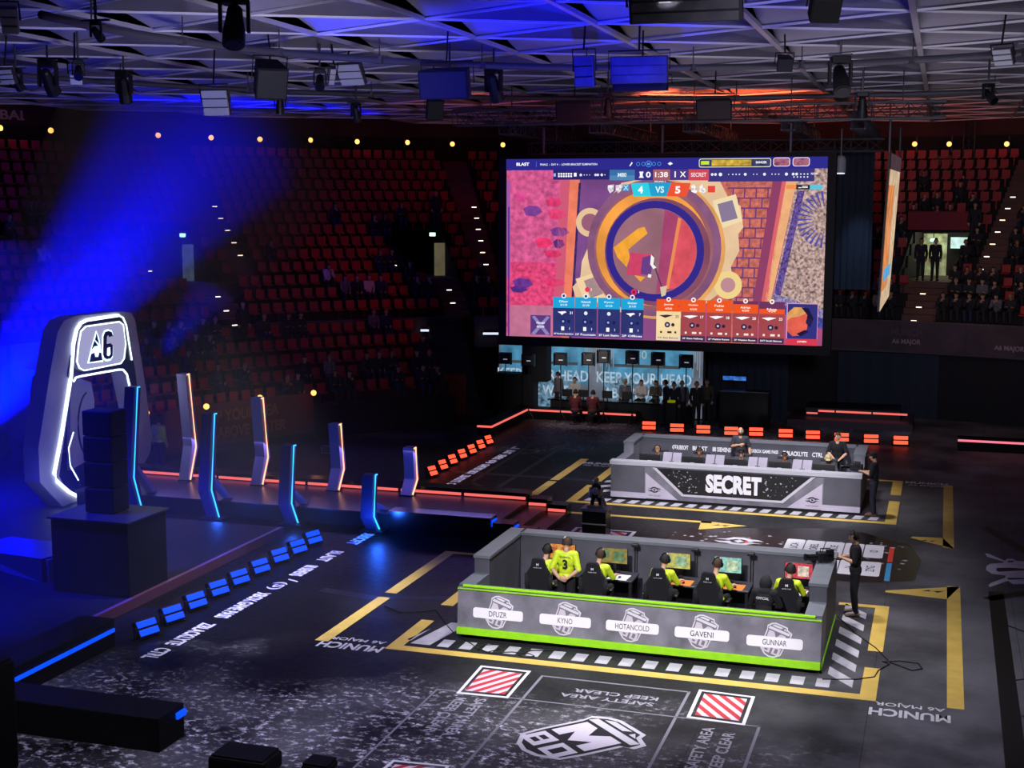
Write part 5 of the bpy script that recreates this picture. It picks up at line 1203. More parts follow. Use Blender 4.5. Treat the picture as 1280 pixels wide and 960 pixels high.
def cap(o, B, m):
    Mh, hd = B['Mh'], B['hd']; H = lambda x, y, z: hd + Mh @ V3((x, y, z))
    mb = MB().ball(H(0, -.01, .055), (.092, .108, .085), rot=Mh).rbox(H(0, .12, .05), (.13, .1, .012), .006, Mh); under(o, mb, 'cap', m, True)
NEON = mat('neon_jersey', '#c9e024', .6, noise=.1, nscale=9); JERB = mat('jersey_black', '#17181a', .8)
PTABLE = mat('desk_top_dark', '#33353c', .4)

# ---------------------------------------------------------------- front booth: chairs, desks, screens, players
def gaming_chair():
    t = thing('gaming_chair', 'black gaming chair', 'chair', (0, 0, 0), 0, 'gaming chairs in the front booth')
    prof = [(-.17, .52), (-.25, .60), (-.27, .85), (-.24, 1.02), (-.16, 1.14), (-.13, 1.28), (-.09, 1.33), (.09, 1.33), (.13, 1.28), (.16, 1.14), (.24, 1.02), (.27, .85), (.25, .60), (.17, .52)]
    mb = MB().prism([(x, -.27 - (z - .5) * .16, z) for x, z in prof], (0, .10, 0)); b = mb.build('backrest', BLKF, t, bevel=.03)
    for s in (-1, 1): MB().limb((s * .235, -.24 - .05, .62), (s * .25, -.235 - .08, .95), .05, .045).build('side_bolster', BLKF, b, smooth=True)
    m2 = MB(); text_into(m2, 'M', (0, -.413, 1.2), (1, 0, 0), (0, 0, 1), .05, .05, .02); m2.build('chair_logo', WHITE, b, fix=False); m2 = MB(); text_into(m2, 'GAMER CHAIR', (0, -.40, 1.13), (1, 0, 0), (0, 0, 1), .022, .17); m2.build('chair_print', WHITE, b, fix=False)
    MB().rbox((0, .0, .43), (.52, .52, .11), .04).build('seat', BLKF, t)
    for s in (-1, 1): MB().rbox((s * .32, .02, .70), (.08, .28, .035), .012).span((s * .32 - .02, -.03, .45), (s * .32 + .02, .05, .69)).span((s * .32 - s * .12 - .02, -.03, .42), (s * .32 + .02 * s, .05, .46)).build('armrest', BLK, t)
    MB().cyl((0, 0, .10), (0, 0, .42), .03).build('gas_column', GREYM, t)
    st = MB()
    for k in range(5):
        a = 2 * PI * k / 5 + .3; st.limb((0, 0, .12), (.3 * math.cos(a), .3 * math.sin(a), .08), .03, .02)
    st = st.build('star_base', BLK, t)
    for k in range(5):
        a = 2 * PI * k / 5 + .3; MB().cyl((.3 * math.cos(a), .3 * math.sin(a) - .025, .03), (.3 * math.cos(a), .3 * math.sin(a) + .025, .03), .03, 10).build('caster', BLK, st)
    return t
ROWN = ['first', 'second', 'third', 'fourth', 'fifth']
CH = gaming_chair()
PXS = (678, 745, 826, 892, 984)
CHY = 26.02; DZ = .081
pos = [AY(px, 700, CHY).x for px in PXS]
def desk(label, grp):
    t = thing('player_desk', label, 'desk', (0, 0, 0), 0, grp)
    MB().rbox((0, 0, .73), (1.02, .72, .04), .01).build('desk_top', PTABLE, t)
    for sx in (-.46, .46):
        for sy in (-.3, .3): MB().span((sx - .03, sy - .03, 0), (sx + .03, sy + .03, .71)).build('leg', BLK, t)
    MB().span((-.43, .28, .3), (.43, .3, .7)).build('modesty_panel', BLK, t)
    return t
def monitor(colA, colB, label, grp, facing=1):
    t = thing('player_monitor', label, 'monitor', (0, 0, 0), 0, grp)
    MB().rbox((0, .02, 1.10), (.57, .04, .34), .012).build('housing', BLK, t)
    mb = MB().mi(0).span((-.27, -.006, .945), (.27, 0, 1.255)); mb.mi(1).span((-.02, -.010, .99), (.2, -.006, 1.2)).mi(1).span((-.24, -.010, 1.05), (-.12, -.006, 1.2)); mb.build('display', [colA, colB], t)
    MB().span((-.03, .03, .76), (.03, .06, 1.1)).rbox((0, .05, .757), (.24, .18, .015), .005).build('stand', BLK, t)
    MB().span((-.04, .041, 1.12), (.04, .044, 1.14)).build('back_mark', mat('tag_white'), t)
    return t
WEBC = thing('web_camera', 'small black camera on a thin pole', 'camera', (0, 0, 0), 0, 'player cameras in the front booth')
MB().rbox((0, 0, 1.3), (.15, .10, .07), .015).build('camera_body', BLK, WEBC); MB().cyl((0, .04, 1.3), (0, .09, 1.3), .028, 12).build('lens', BLKG, WEBC)
MB().cyl((0, 0, .02), (0, 0, 1.27), .013).build('pole', BLK, WEBC); MB().rbox((0, 0, .012), (.11, .11, .024), .008).build('foot', BLK, WEBC)
DK = desk('dark player desk', 'player desks in the front booth')
MATC = [mat('mat_orange', '#e07a2a', .7), mat('mat_pale', '#e4e2e6', .6)]
disp = [('amber', (.75, .28, .05), (.5, .12, .05)), ('olive', (.28, .22, .05), (.12, .22, .10)), ('yellow', (.55, .52, .12), (.3, .5, .32)), ('teal', (.28, .62, .52), (.55, .7, .45)), ('red', (.62, .05, .08), (.75, .6, .5))]
for k, x in enumerate(pos):
    repeat(CH, (x, CHY, DZ), random.uniform(-.12, .12), 'black gaming chair at the %s place from the stairs end of the front booth' % ROWN[k])
    dx = x + (.12 if k < 4 else -.13); repeat(DK, (dx, 26.93, DZ), 0, 'dark player desk at the %s place of the front booth, counted from the catwalk side' % ROWN[k])
    n, ca, cb = disp[k]
    t = monitor(glow('display_' + n, ca, .9, .5, 9), glow('display2_' + n, cb, .9, .4, 12), 'player monitor with %s picture in the front booth' % n, 'player monitors in the front booth'); place(t, (x + .12, 27.14, DZ + .003), 0)
    kb = thing('keyboard', 'dark keyboard before the %s monitor in the front booth' % n, 'keyboard', (0, 0, 0)); MB().rbox((0, 0, .765), (.36, .14, .02), .006).build('case', BLK, kb)
    mb = MB()
    for r_ in range(4):
        for c_ in range(12): mb.span((-.165 + c_ * .028, -.055 + r_ * .029, .775), (-.143 + c_ * .028, -.033 + r_ * .029, .782))
    mb.build('keys', mat('key_grey', '#3c3d44', .5), kb); place(kb, (x - .06, 26.78, DZ), .1)
    mm = MB().rbox((0, 0, .7545), (.42, .42, .006), .003).build('mouse_mat', MATC[0 if k in (2, 3) else 1]); tag(mm, '%s mouse mat before the %s monitor' % ('orange' if k in (2, 3) else 'pale', n), 'mouse mat'); place(mm, (x + (.30 if k < 4 else .12), 26.78, DZ), -.05)
    ms = MB().ball((0, 0, .772), (.03, .055, .018)).build('mouse', BLK, None, True); tag(ms, 'black mouse on the mat before the %s monitor' % n, 'mouse'); place(ms, (x + (.33 if k < 4 else .15), 26.74, DZ), 0)
for k, px in enumerate((794, 869, 939, 1016)):
    P = AY(px, 690, 27.4); repeat(WEBC, (P.x, 27.4, DZ), 0, 'small black camera on a pole, %s from the catwalk end of the front booth' % ROWN[k])
sit_type = sit_pose(elL=(-.27, .10, .80), elR=(.27, .12, .80), wrL=(-.16, .34, .79), wrR=(.26, .37, .79), handL=(-.14, .46, .78), handR=(.24, .5, .785), head=(.02, .08, 1.26), look=(.1, 1, -.1))
B_type = body('type', sit_type, .010)
pl_lab = ['under the amber screen, beside the standing coach', 'before the olive screen', 'before the yellow screen', 'before the teal screen', 'before the red screen, beside the hooded official']
for k, x in enumerate(pos):
    o = person(B_type, 'seated player in neon yellow and black jersey ' + pl_lab[k], (x + .03, CHY + .09, DZ + .10), random.uniform(-.1, .05) - .1, 0, k % 2, NEON, JERB, WHITE, 'players in the front booth', 'jersey')
    headset(o, B_type)
# coach with both hands behind the back
B_coach = body('coach', stand_pose(elL=(-.27, -.1, 1.17), elR=(.27, -.1, 1.17), wrL=(-.10, -.17, .98), wrR=(.06, -.19, 1.0), handL=(.02, -.21, .96), handR=(-.06, -.22, 1.0), curlL=(0, 1, 0), curlR=(0, 1, 0), head=(0, .06, 1.66), look=(-.2, 1, -.35)), .011)
cx = AY(714, 700, 25.6).x
o = person(B_coach, 'standing coach in neon yellow jersey numbered 3 with hands behind the back', (cx - .1, 25.6, DZ + .02), .05, 0, 1, NEON, BLKF, WHITE, None, 'jersey'); headset(o, B_coach)
mb = MB(); text_into(mb, '3', (0, -.135, 1.27), (1, 0, 0), (0, 0, 1), .2, .1, .04); text_into(mb, 'FABIAN', (0, -.135, 1.42), (1, 0, 0), (0, 0, 1), .035, .2, .01); under(o, mb, 'jersey_print', JERB)
# crouching official in a hooded top
B_off = body('official', sit_pose(pelvis=(0, 0, .42), chest=(0, .06, .78), neck=(0, .12, .98), head=(0, .18, 1.09), shL=(-.18, .06, .90), shR=(.18, .06, .90), elL=(-.28, .16, .64), elR=(.28, .16, .64), wrL=(-.12, .26, .60), wrR=(.12, .26, .60), hipL=(-.1, .02, .40), hipR=(.1, .02, .40), knL=(-.13, .26, .36), knR=(.13, .26, .36), anL=(-.13, .2, -.08), anR=(.13, .2, -.08), toeL=(-.14, .34, -.13), toeR=(.14, .34, -.13)), .012, 'long', 'long')
ox = AY(956, 730, 25.4).x
o = person(B_off, 'official in a black hooded top sitting on a stool behind the last player', (ox, 25.3, .28), -.1, 0, 0, BLKF, BLKF, BLK, None, 'hooded_top')
mb = MB().ball((0, .14, 1.06), (.125, .135, .14)).ball((0, .06, .93), (.15, .10, .08)); under(o, mb, 'hood', BLKF, True)
mb = MB(); text_into(mb, 'OFFICIAL', (0, -.108, .83), (1, 0, 0), (0, .12, 1), .05, .24, .01); under(o, mb, 'back_print', WHITE)
t = thing('stool', 'low black stool under the hooded official', 'stool', (ox, 25.3, DZ)); MB().cyl((ox, 25.3, .48), (ox, 25.3, .55), .19, 20).build('seat', BLK, t)
for a in (0.6, 2.2, 3.8, 5.3): MB().cyl((ox + .13 * math.cos(a), 25.3 + .13 * math.sin(a), .48), (ox + .19 * math.cos(a), 25.3 + .19 * math.sin(a), DZ + .012), .015).build('leg', STEEL, t)
# camera operators
def film_camera(label, loc, rz):
    t = thing('broadcast_camera', label, 'camera', (0, 0, 0))
    MB().rbox((0, .0, .12), (.16, .34, .18), .02).build('camera_body', BLK, t); MB().cyl((0, .17, .12), (0, .36, .12), .055, 14).cone((0, .36, .12), (0, .42, .12), .055, .075, 14).build('lens', BLKG, t)
    MB().rbox((-.12, -.05, .24), (.06, .16, .1), .01).build('viewfinder', BLK, t); MB().tube([(0, -.1, .22), (0, -.1, .28), (0, .1, .28), (0, .1, .22)], .012).build('handle', BLK, t)
    MB().cyl((0, 0, 0), (0, 0, .04), .06).build('mount', GREYM, t); MB().tube([(.05, -.16, .06), (.05, -.3, .03), (.05, -.38, .02)], .012).build('pan_bar', BLK, t); MB().rbox((.09, -.02, .15), (.03, .12, .1), .008).build('side_panel', WHITE, t)
    place(t, loc, rz); return t
B_cam = body('camop', stand_pose(elL=(-.25, .06, 1.19), elR=(.25, .06, 1.19), wrL=(-.14, .27, 1.24), wrR=(.16, .27, 1.2), handL=(-.12, .38, 1.28), handR=(.14, .38, 1.22), head=(0, .05, 1.67), look=(0, 1, -.2)), .011)
P = FZ(1064, 770); o = person(B_cam, 'camera operator in black standing at the corner of the front booth', (P.x + .05, P.y + .08, 0), PI / 2 + .15, 0, 0, BLKF, BLKF, mat('shoe_pale', '#8a7a70', .6)); headset(o, B_cam)
film_camera('broadcast camera on the corner of the front booth wall', (-2.03, 27.05, 1.425), PI / 2 + .5)
P = FZ(1091, 645); o = person(B_cam, 'camera operator in dark clothes and cap standing beside the back booth', (P.x, P.y, 0), PI / 2 - .1, 0, 0, BLKF, mat('jeans_dark', '#2b2d3a', .8), mat('shoe_brown', '#6a4a42', .6)); cap(o, B_cam, BLKF)
film_camera('broadcast camera resting on the end of the back booth', (-2.12, 38.75, 1.09), PI / 2 - .2)
# back booth: five players facing us behind monitors, two standing men
MON2 = thing('player_monitor', 'black monitor', 'monitor', (0, 0, 0), 0, 'monitors in the back booth')
MB().rbox((0, -.02, .27), (.62, .05, .36), .012).build('housing', BLK, MON2); MB().span((-.06, -.05, .22), (.06, -.045, .27)).build('back_mark', mat('tag_white'), MON2); MB().span((-.29, .006, .1), (.29, .01, .44)).build('display', glow('display_dim', (.3, .3, .35), .6), MON2); MB().span((-.03, -.04, -.07), (.03, -.01, .2)).rbox((0, -.02, -.07), (.26, .2, .02), .005).build('stand', BLK, MON2)
DK2 = desk('dark player desk', 'player desks in the back booth')
WHCH = mat('dark_chair_shell', '#26262c', .7)
bpx = (815, 868, 921, 976, 1031); B_face = body('face', sit_pose(elL=(-.27, .10, .80), elR=(.27, .12, .80), wrL=(-.2, .34, .79), wrR=(.22, .35, .79), head=(0, .09, 1.20), look=(0, 1, -.45), neck=(0, .05, 1.09)), .012)
def back_chair():
    t = thing('player_chair', 'dark chair', 'chair', (0, 0, 0), 0, 'player chairs in the back booth')
    MB().rbox((0, .27, .88), (.5, .08, .66), .03).build('backrest', WHCH, t); MB().rbox((0, .0, .43), (.5, .5, .1), .03).build('seat', BLKF, t); MB().cyl((0, 0, .05), (0, 0, .43), .04).build('gas_column', GREYM, t)
    for s in (-1, 1): MB().rbox((s * .3, -.02, .70), (.07, .26, .035), .01).span((s * .3 - .02, -.05, .47), (s * .3 + .02, .02, .69)).build('armrest', BLK, t)
    st = MB()
    for k in range(5):
        a = 2 * PI * k / 5; st.limb((0, 0, .06), (.28 * math.cos(a), .28 * math.sin(a), .035), .03, .025)
    st.build('star_base', BLK, t); return t
BCH = back_chair()
DIV = thing('divider_panel', 'pale panel', 'panel', (0, 0, 0), 0, 'pale panels on the back booth desks'); MB().prism([(-.13, 0, 0), (.13, 0, 0), (.19, 0, .56), (-.06, 0, .56)], (0, .03, 0)).build('sheet', LILAC, DIV); MB().span((-.13, -.08, 0), (.13, .1, .012)).build('foot', BLK, DIV)
skn = (0, 1, 0, 1, 2); nd = 0; WEB2 = dup(WEBC)
for k, px in enumerate(bpx):
    x = AY(px, 575, 38.9).x
    repeat(DK2, (x, 38.78, 0), PI, 'dark player desk at the %s place of the back booth, counted from the trophy side' % ROWN[k])
    repeat(MON2, (x, 38.6, .83), 0, 'black monitor back with white mark, %s from the trophy side of the back booth' % ROWN[k])
    xo = x + .05; repeat(BCH, (xo, 39.6, 0), 0, 'dark chair behind the %s monitor of the back booth, counted from the trophy side' % ROWN[k])
    o = person(B_face, ['fair-haired', 'brown-haired', 'dark-haired', 'brown-haired', 'capped'][k] + ' player in dark jersey with headset leaning behind the %s monitor of the back booth' % ROWN[k], (xo, 39.5, .085), PI + .05, skn[k], (2, 1, 0, 1, 2)[k], mat('jersey_mix', '#3a3a42', .7, noise=.6, nscale=10), BLKF, BLK, None, 'jersey'); headset(o, B_face, BLKG if k != 4 else mat('cap_pale', '#b8a878', .7))
    if k == 4: cap(o, B_face, mat('cap_pale'))
    for dx_ in (.42, .70):
        if k == 4: continue
        repeat(DIV, (x + dx_, 38.85, .75), 0, 'pale slanted panel %s the %s monitor of the back booth' % ('next to' if dx_ < .5 else 'a little past', ROWN[k]))
    if k < 4:
        w2 = WEB2 if k == 0 else dup(WEB2); place(w2, (x + .63, 38.62, .0), PI); w2['label'] = 'small black camera between the %s and %s monitors of the back booth' % (ROWN[k], ROWN[k + 1]); w2['group'] = 'player cameras in the back booth'; w2.scale = (1, 1, .82)
B_ref = body('ref', stand_pose(elR=(.26, .02, 1.2), wrR=(.02, .2, 1.28), handR=(-.08, .2, 1.3), curlR=(0, -1, 0), elL=(-.27, -.02, 1.18), wrL=(-.3, .1, .95)), .011, 'bald')
P = AY(925, 560, 40.3); o = person(B_ref, 'bald bearded man in dark grey shirt standing in the back booth', (P.x, 40.35, .14), PI + .1, 0, 1, mat('grey_shirt', '#33343c', .8), BLKF)
B_fold = body('folded', stand_pose(elL=(-.27, .06, 1.19), elR=(.27, .06, 1.19), wrL=(-.05, .22, .98), wrR=(.05, .21, .99), handL=(.02, .24, .9), handR=(-.02, .26, .9), look=(.5, 1, -.1)), .011)
P = AY(1047, 560, 40.3); o = person(B_fold, 'man in black polo shirt standing with folded hands in the back booth', (P.x, 40.3, .14), PI, 0, 1, BLKF, BLKF)
for nm, yb in (('booth_riser', 40.22),):
    t = thing(nm, 'low dark standing riser along the back wall of the back booth', 'riser', (-5.5, 40.5, 0)); MB().span((-8.6, 39.98, 0), (-2.4, 40.95, .12)).build('deck', BLK, t)

# cables on the mat
tag(MB().tube([FZ(x, y, .012) for x, y in ((1047, 770), (1070, 792), (1095, 810), (1113, 828), (1140, 838), (1153, 836), (1148, 829), (1125, 826), (1103, 827), (1112, 830), (1098, 838), (1093, 846), (1070, 849), (1028, 849))], .012, 5).build('camera_cable', BLK, None, True), 'thin black cable looping over the mat beside the front booth', 'cable')
tag(MB().tube([FZ(x, y, .012) for x, y in ((572, 795), (590, 805), (598, 812), (610, 815), (625, 811), (622, 806), (605, 806), (598, 810), (610, 816), (640, 815), (662, 817), (668, 820), (655, 822), (648, 818), (665, 813), (700, 813))], .010, 5).build('loose_cable', BLK, None, True), 'thin black cable coiled on the hatch marks before the front booth', 'cable')
tag(MB().tube([FZ(x, y, .012) for x, y in ((480, 757), (500, 765), (530, 764), (545, 762), (552, 772), (560, 783), (570, 794))], .010, 5).build('floor_cable', BLK, None, True), 'thin black cable running to the catwalk corner of the front booth', 'cable')

# ---------------------------------------------------------------- people at the video wall
B_sit = body('sit', sit_pose(), .014, 'short', 'long'); B_sit2 = body('sit_lean', sit_pose(chest=(0, .08, .88), neck=(0, .16, 1.07), head=(0, .21, 1.19), shL=(-.175, .1, 1.0), shR=(.175, .1, 1.0), elL=(-.21, .28, .74), elR=(.21, .28, .74), wrL=(-.04, .40, .92), wrR=(.04, .40, .92), handL=(0, .42, 1.02), handR=(0, .42, 1.02)), .014, 'short', 'long')
B_sit3 = body('sit_fold', sit_pose(elL=(-.215, .06, .76), elR=(.215, .06, .76), wrL=(.05, .18, .80), wrR=(-.05, .2, .77), handL=(.14, .19, .8), handR=(-.14, .2, .77), look=(.3, 1, -.1)), .014, 'long', 'long')
B_raise = body('sit_raise', sit_pose(elL=(-.24, .05, 1.22), wrL=(-.14, .08, 1.45), handL=(-.12, .1, 1.56), curlL=(0, 1, 0)), .014, 'short', 'long')
B_std = body('std', stand_pose(), .014, 'short', 'long')
CLO = [mat('cloth_black', '#2b2a30', .9), mat('cloth_navy', '#2a3050', .9), mat('cloth_grey', '#6a6870', .9), mat('cloth_white', '#cfcac6', .85), mat('cloth_maroon', '#5a1f24', .9), mat('cloth_olive', '#4c4a38', .9)]
def wallp(B, label, px, py_head, Y, facing, shirt, headz, hair=0, base=0, grp=None):
    P = AY(px, py_head, Y); return person(B, label, (P.x, Y, base), facing, 0, hair, CLO[shirt], CLO[0], BLK, grp)
wst = MB
def stoolfor(o, nm):
    t = thing('high_stool', 'black stool under ' + nm, 'stool', (o.location.x, o.location.y, 0)); x, y = o.location.x, o.location.y; h = o.location.z + .39
    MB().cyl((x, y, h - .06), (x, y, h), .19, 16).build('seat', BLK, t); MB().cyl((x, y, .03), (x, y, h - .06), .03).build('post', BLK, t); MB().cyl((x, y, 0), (x, y, .03), .22, 16).build('foot', BLK, t)
for px, sh, hr, B, nm in ((719, 3, 0, B_sit, 'presenter in white top with dark hair at the counter'), (782, 2, 2, B_sit, 'presenter in pale cap at the counter'), (802, 3, 1, B_sit3, 'presenter in a light top beside the capped presenter'), (820, 5, 1, B_sit3, 'presenter in olive top at the counter')):
    o = wallp(B, nm, px, 470, 53.36, PI, sh, 0, hr, .22); stoolfor(o, nm)
    if px == 782: cap(o, B, mat('cap_pale'))
for px, Y, f, sh, hr, nm in ((698, 53.1, PI - .6, 2, 0, 'grey-clad crew member standing at the counter end by the speaker stack'), (843, 51.4, PI, 0, 0, 'crew member in black standing between the studio lights'), (871, 51.9, PI + .4, 0, 2, 'fair-haired crew member in black beside the last studio light'), (853, 51.95, PI, 2, 2, 'fair-haired man in grey behind the standing crew'), (833, 51.95, PI / 2, 0, 1, 'crew member in black seen from the side at the counter'), (884, 52.7, PI, 5, 1, 'crew member in olive at the drape edge of the video wall')):
    P = AY(px, 470, Y); o = person(B_std, nm, (P.x, Y, 0), f, 0, hr, CLO[sh], CLO[0])
for px, sh, nm in ((719, 4, 'guest in maroon hooded top sitting with back to the stage'), (741, 4, 'guest in dark maroon top sitting next to the other guest')):
    o = wallp(B_sit, nm, px, 490, 51.0, 0, sh, 0, 0, .02); stoolfor(o, nm)
t = thing('yellow_vest', 'neon yellow vest folded over a case before the video wall', 'vest', (0, 0, 0)); P = AY(839, 502, 50.9)
MB().rbox((P.x, 50.95, P.z), (.3, .2, .1), .04).build('cloth', mat('vest_yellow_glow', '#d8f000', .6, emit=(.35, .42, .0), power=.3), t); MB().span((P.x - .2, 50.85, 0), (P.x + .2, 51.1, P.z - .05)).build('case_below', BLK, t); t.location = (0, 0, 0)  # vest brightness put in as weak emission of the cloth

# ---------------------------------------------------------------- spectators in the stands
def stander(px, py, label, shirt=0, hair=0, face=None, floor_z=None):
    h = stand_hit(px, py); r, a = h; i = int((r - R0) / RD); z = Z0 + RH * i
    P = pol(R0 + RD * (i + .5), a, z)
    s = nearest_slot(px, py + 8); P = pol(s[0] - .3, s[1], s[2] + .012)
    return person(B_std, label, P, ang_of((2 * HC.x - P.x, 2 * HC.y - P.y)) - PI / 2 if face is None else face, 0, hair, CLO[shirt], CLO[0])
SEATED = [B_sit, B_sit2, B_sit3]
def spectator(px, py, shirt, label, grp=None, B=None, low=None, hair=None):
    s = nearest_slot(px, py, low); P = pol(s[0] - .02, s[1], s[2]); rz = s[1] + PI / 2
    P2 = V3((P.x, P.y, P.z - .02)); rz = math.atan2(HC.y - P.y, HC.x - P.x) - PI / 2
    o_ = person(B or random.choice(SEATED), label, P2, rz, random.choice((0, 0, 1)), random.choice((0, 0, 1, 2)) if hair is None else hair, CLO[shirt], CLO[random.choice((0, 0, 1))], BLK, grp)
    o_.scale = (.92, .92, .94); return o_
GA = 'spectators above the blue beam'; GB = 'spectators between beam and screen'; GC = 'spectators beside the video screen'; GD = 'spectators by the lit doorway'; GE = 'crowd on the lower bleacher'; GF = 'spectators on the lower rows behind the gate'
LA_ = 'person in dark clothes sitting among red seats in the upper rows behind the blue beam'
LB_ = 'spectator in dark clothes sitting in the middle stand between blue beam and video screen'
LC_ = 'spectator in dark clothes by the stairs at the edge of the video screen'
LD_ = 'spectator in dark clothes sitting in the stand around the bright doorway'
LE_ = 'spectator in dark clothes on the low bleacher above the slogan banner'
LF_ = 'spectator in dark clothes sitting in the rows just above the pale gate'
for x, y in ((8, 270), (45, 262), (60, 261), (99, 266), (72, 293), (112, 297), (128, 296), (152, 362)): spectator(x, y, 0, LA_, GA)
spectator(55, 315, 3, 'person in a light hooded top bending forward in the rows behind the blue beam', None, B_sit2)
for x, y in ((416, 266), (467, 278), (482, 279), (496, 279), (337, 314), (475, 322), (494, 325), (512, 324), (516, 343), (444, 353), (546, 355), (334, 402), (356, 402), (367, 400)): spectator(x, y, 0, LB_, GB)
spectator(410, 331, 3, 'spectator in white top leaning forward with hands at the face, alone in a red row', None, B_sit2)
spectator(432, 354, 2, 'spectator in grey top at the catwalk-side end of a seated group of four', None); spectator(459, 352, 3, 'spectator in pale top third in a seated group of four'); spectator(475, 356, 1, 'spectator in navy top at the screen-side end of a seated group of four')
spectator(466, 386, 2, 'spectator in grey top next to one in blue just above the parapet'); spectator(482, 386, 1, 'spectator in blue top sitting just above the parapet')
for x, y in ((602, 331), (600, 342), (601, 353)): spectator(x, y, 0, LC_, GC)
for x, y in ((422, 467), (470, 450), (482, 450), (519, 453), (542, 457), (530, 462), (575, 470), (561, 463), (452, 456), (440, 470), (500, 462), (388, 462), (372, 470), (348, 474)): spectator(x, y, 0, LE_, GE, None, True)
spectator(411, 450, 2, 'spectator in pale violet top sitting on the low bleacher', None, None, True)
for x, y in ((212, 404), (257, 402), (271, 402), (185, 422), (200, 419), (246, 429), (265, 429), (274, 464), (304, 454), (225, 402), (218, 425)): spectator(x, y, 0, LF_, GF)
spectator(232, 446, 1, 'spectator in bright blue top low in the rows beside the gate', None)
for x, y in ((1150, 227), (1155, 242), (1172, 243), (1215, 246), (1194, 256), (1121, 282), (1279, 259), (1268, 287), (1278, 300), (1095, 290), (1103, 288), (1051, 373), (1068, 373), (1082, 373), (1062, 388), (1117, 359), (1189, 331), (1204, 333), (1230, 333), (1247, 335), (1178, 347), (1197, 347), (1206, 379), (1273, 347), (1272, 362), (1166, 392), (1115, 330), (1115, 381), (1258, 300), (1243, 352), (1262, 378), (1182, 372), (1192, 300), (1225, 300), (1140, 258), (1180, 265)): spectator(x, y, 0, LD_, GD)
spectator(1204, 233, 0, 'spectator raising one arm above the bright doorway', None, B_raise)
spectator(1210, 362, 2, 'spectator with folded arms and grey top below the bright doorway', None, B_sit3); spectator(1222, 378, 0, 'spectator leaning on folded hands in the row next to the folded-arms one', None, B_sit2)
spectator(1078, 389, 3, 'spectator in pale top in the front row beside the side screen', None); spectator(1183, 394, 2, 'spectator in grey top in the front row right above the rail banner'.replace('right ', ''), None); spectator(1106, 393, 2, 'spectator in grey top behind the lower tip of the side screen', None)
stander(545, 262, 'person with crossed arms standing above the dark doorway', 0); stander(301, 400, 'person in dark clothes standing on the stairs between the red blocks', 0); stander(192, 300, 'person in reddish light standing by the doorway in the blue beam', 4); stander(1221, 285, 'person standing on the stairs beside the bright doorway', 0)

# ---------------------------------------------------------------- empty seats: the 300 that show largest, the rest as one
free = [s for s in slots if s not in taken]
vis = []
for s in free:
    x, y, k = proj(pol(s[0], s[1], s[2] + .5))
    if -15 < x < 1295 and 130 < y < 600: vis.append((hidden(x, y), k, s))
vis.sort(key=lambda v: (v[0], v[1]))
first = True
for n_, (hid, k, s) in enumerate(vis):
    P = pol(s[0], s[1], s[2]); rz = math.atan2(HC.y - P.y, HC.x - P.x) + PI / 2
    if n_ < 300 and not hid:
        if first: place(seatp, P, rz); first = False
        else: dup(seatp, P, rz)
    elif not (hid and (622 < proj(P)[0] < 1042)):
        q = Matrix.Rotation(rz, 3, 'Z')
        for part in (MB().box((0, .10, .60), (.36, .05, .34)), MB().box((0, -.02, .40), (.36, .28, .06)), MB().span((-.03, -.02, 0), (.03, .06, .38))):
            bulk.add([P + q @ v for v in part.v], part.f)
tag(bulk.build('distant_seats', SEATM, None, fix=False), 'red seats of the farther rows all round the stand', 'seats', None, 'stuff')
for s in [seatp]: s['label'] = 'empty red folding seat in the stadium rows'

# ---------------------------------------------------------------- stair lights, doorway fittings, house lamps
STL = thing('step_light', 'small warm light set in a stair tread', 'step light', (0, 0, 0), 0, 'step lights on the aisle stairs')
MB().rbox((0, 0, .03), (.26, .06, .06), .01).build('housing', BLK, STL); MB().rbox((0, -.035, .035), (.22, .02, .035), .006).build('glow_face', glow('step_glow', (1, .78, .55), 3.0), STL)
seen_st = []
for x, y in ((266, 247), (273, 261), (281, 275), (288, 289), (295, 303), (264, 351), (274, 368), (283, 384), (293, 402), (303, 419), (180, 320), (592, 250), (595, 263), (597, 277), (600, 290), (602, 304), (606, 318), (559, 348), (563, 363), (567, 378), (572, 394), (576, 411), (1271, 228), (1265, 241), (1259, 254), (1253, 269), (1247, 283), (1241, 297), (1234, 312), (1155, 356), (1150, 372), (1144, 388), (490, 318), (1100, 324), (1227, 327)):
    r, a = stand_hit(x, y); i = int((r - R0) / RD)
    if any(i == q[0] and abs(a - q[1]) < .02 for q in seen_st): continue
    seen_st.append((i, a)); P = pol(R0 + RD * i + .06, a, Z0 + RH * i + .002)
    repeat(STL, P, a - PI / 2)
def wall_lights():
    t = thing('house_lamp', 'round amber lamp', 'lamp', (0, 0, 0), 0, 'amber lamps along the top of the stands')
    MB().cyl((0, .06, 0), (0, .30, 0), .14, 18).cyl((0, .2, 0), (0, .5, .1), .04, 8).build('housing', BLK, t); MB().cyl((0, .045, 0), (0, .06, 0), .12, 18).build('lens', glow('amber_lens', (1.0, .42, .10), 2.6), t)
    MB().span((-.03, .4, -.4), (.03, .46, .4)).build('mount', STEEL, t)
    return t
HL = wall_lights(); lamps = ((2, 160), (64, 163), (198, 169), (264, 172), (325, 174), (389, 175), (447, 177), (510, 178), (566, 180), (629, 181), (1143, 180), (1186, 180), (1258, 180))
for k, (x, y) in enumerate(lamps):
    P = ray_arc(x, y, HR - .5); a = ang_of(P)
    repeat(HL, P, a - PI / 2 + random.uniform(-.3, .3), 'round amber lamp on the dark wall at the top of the stand')
    if k % 2 == 0: light('house_lamp_glow', 'POINT', pol(HR - 2.2, a, P.z + .1), None, 4, (1, .35, .10), .15)
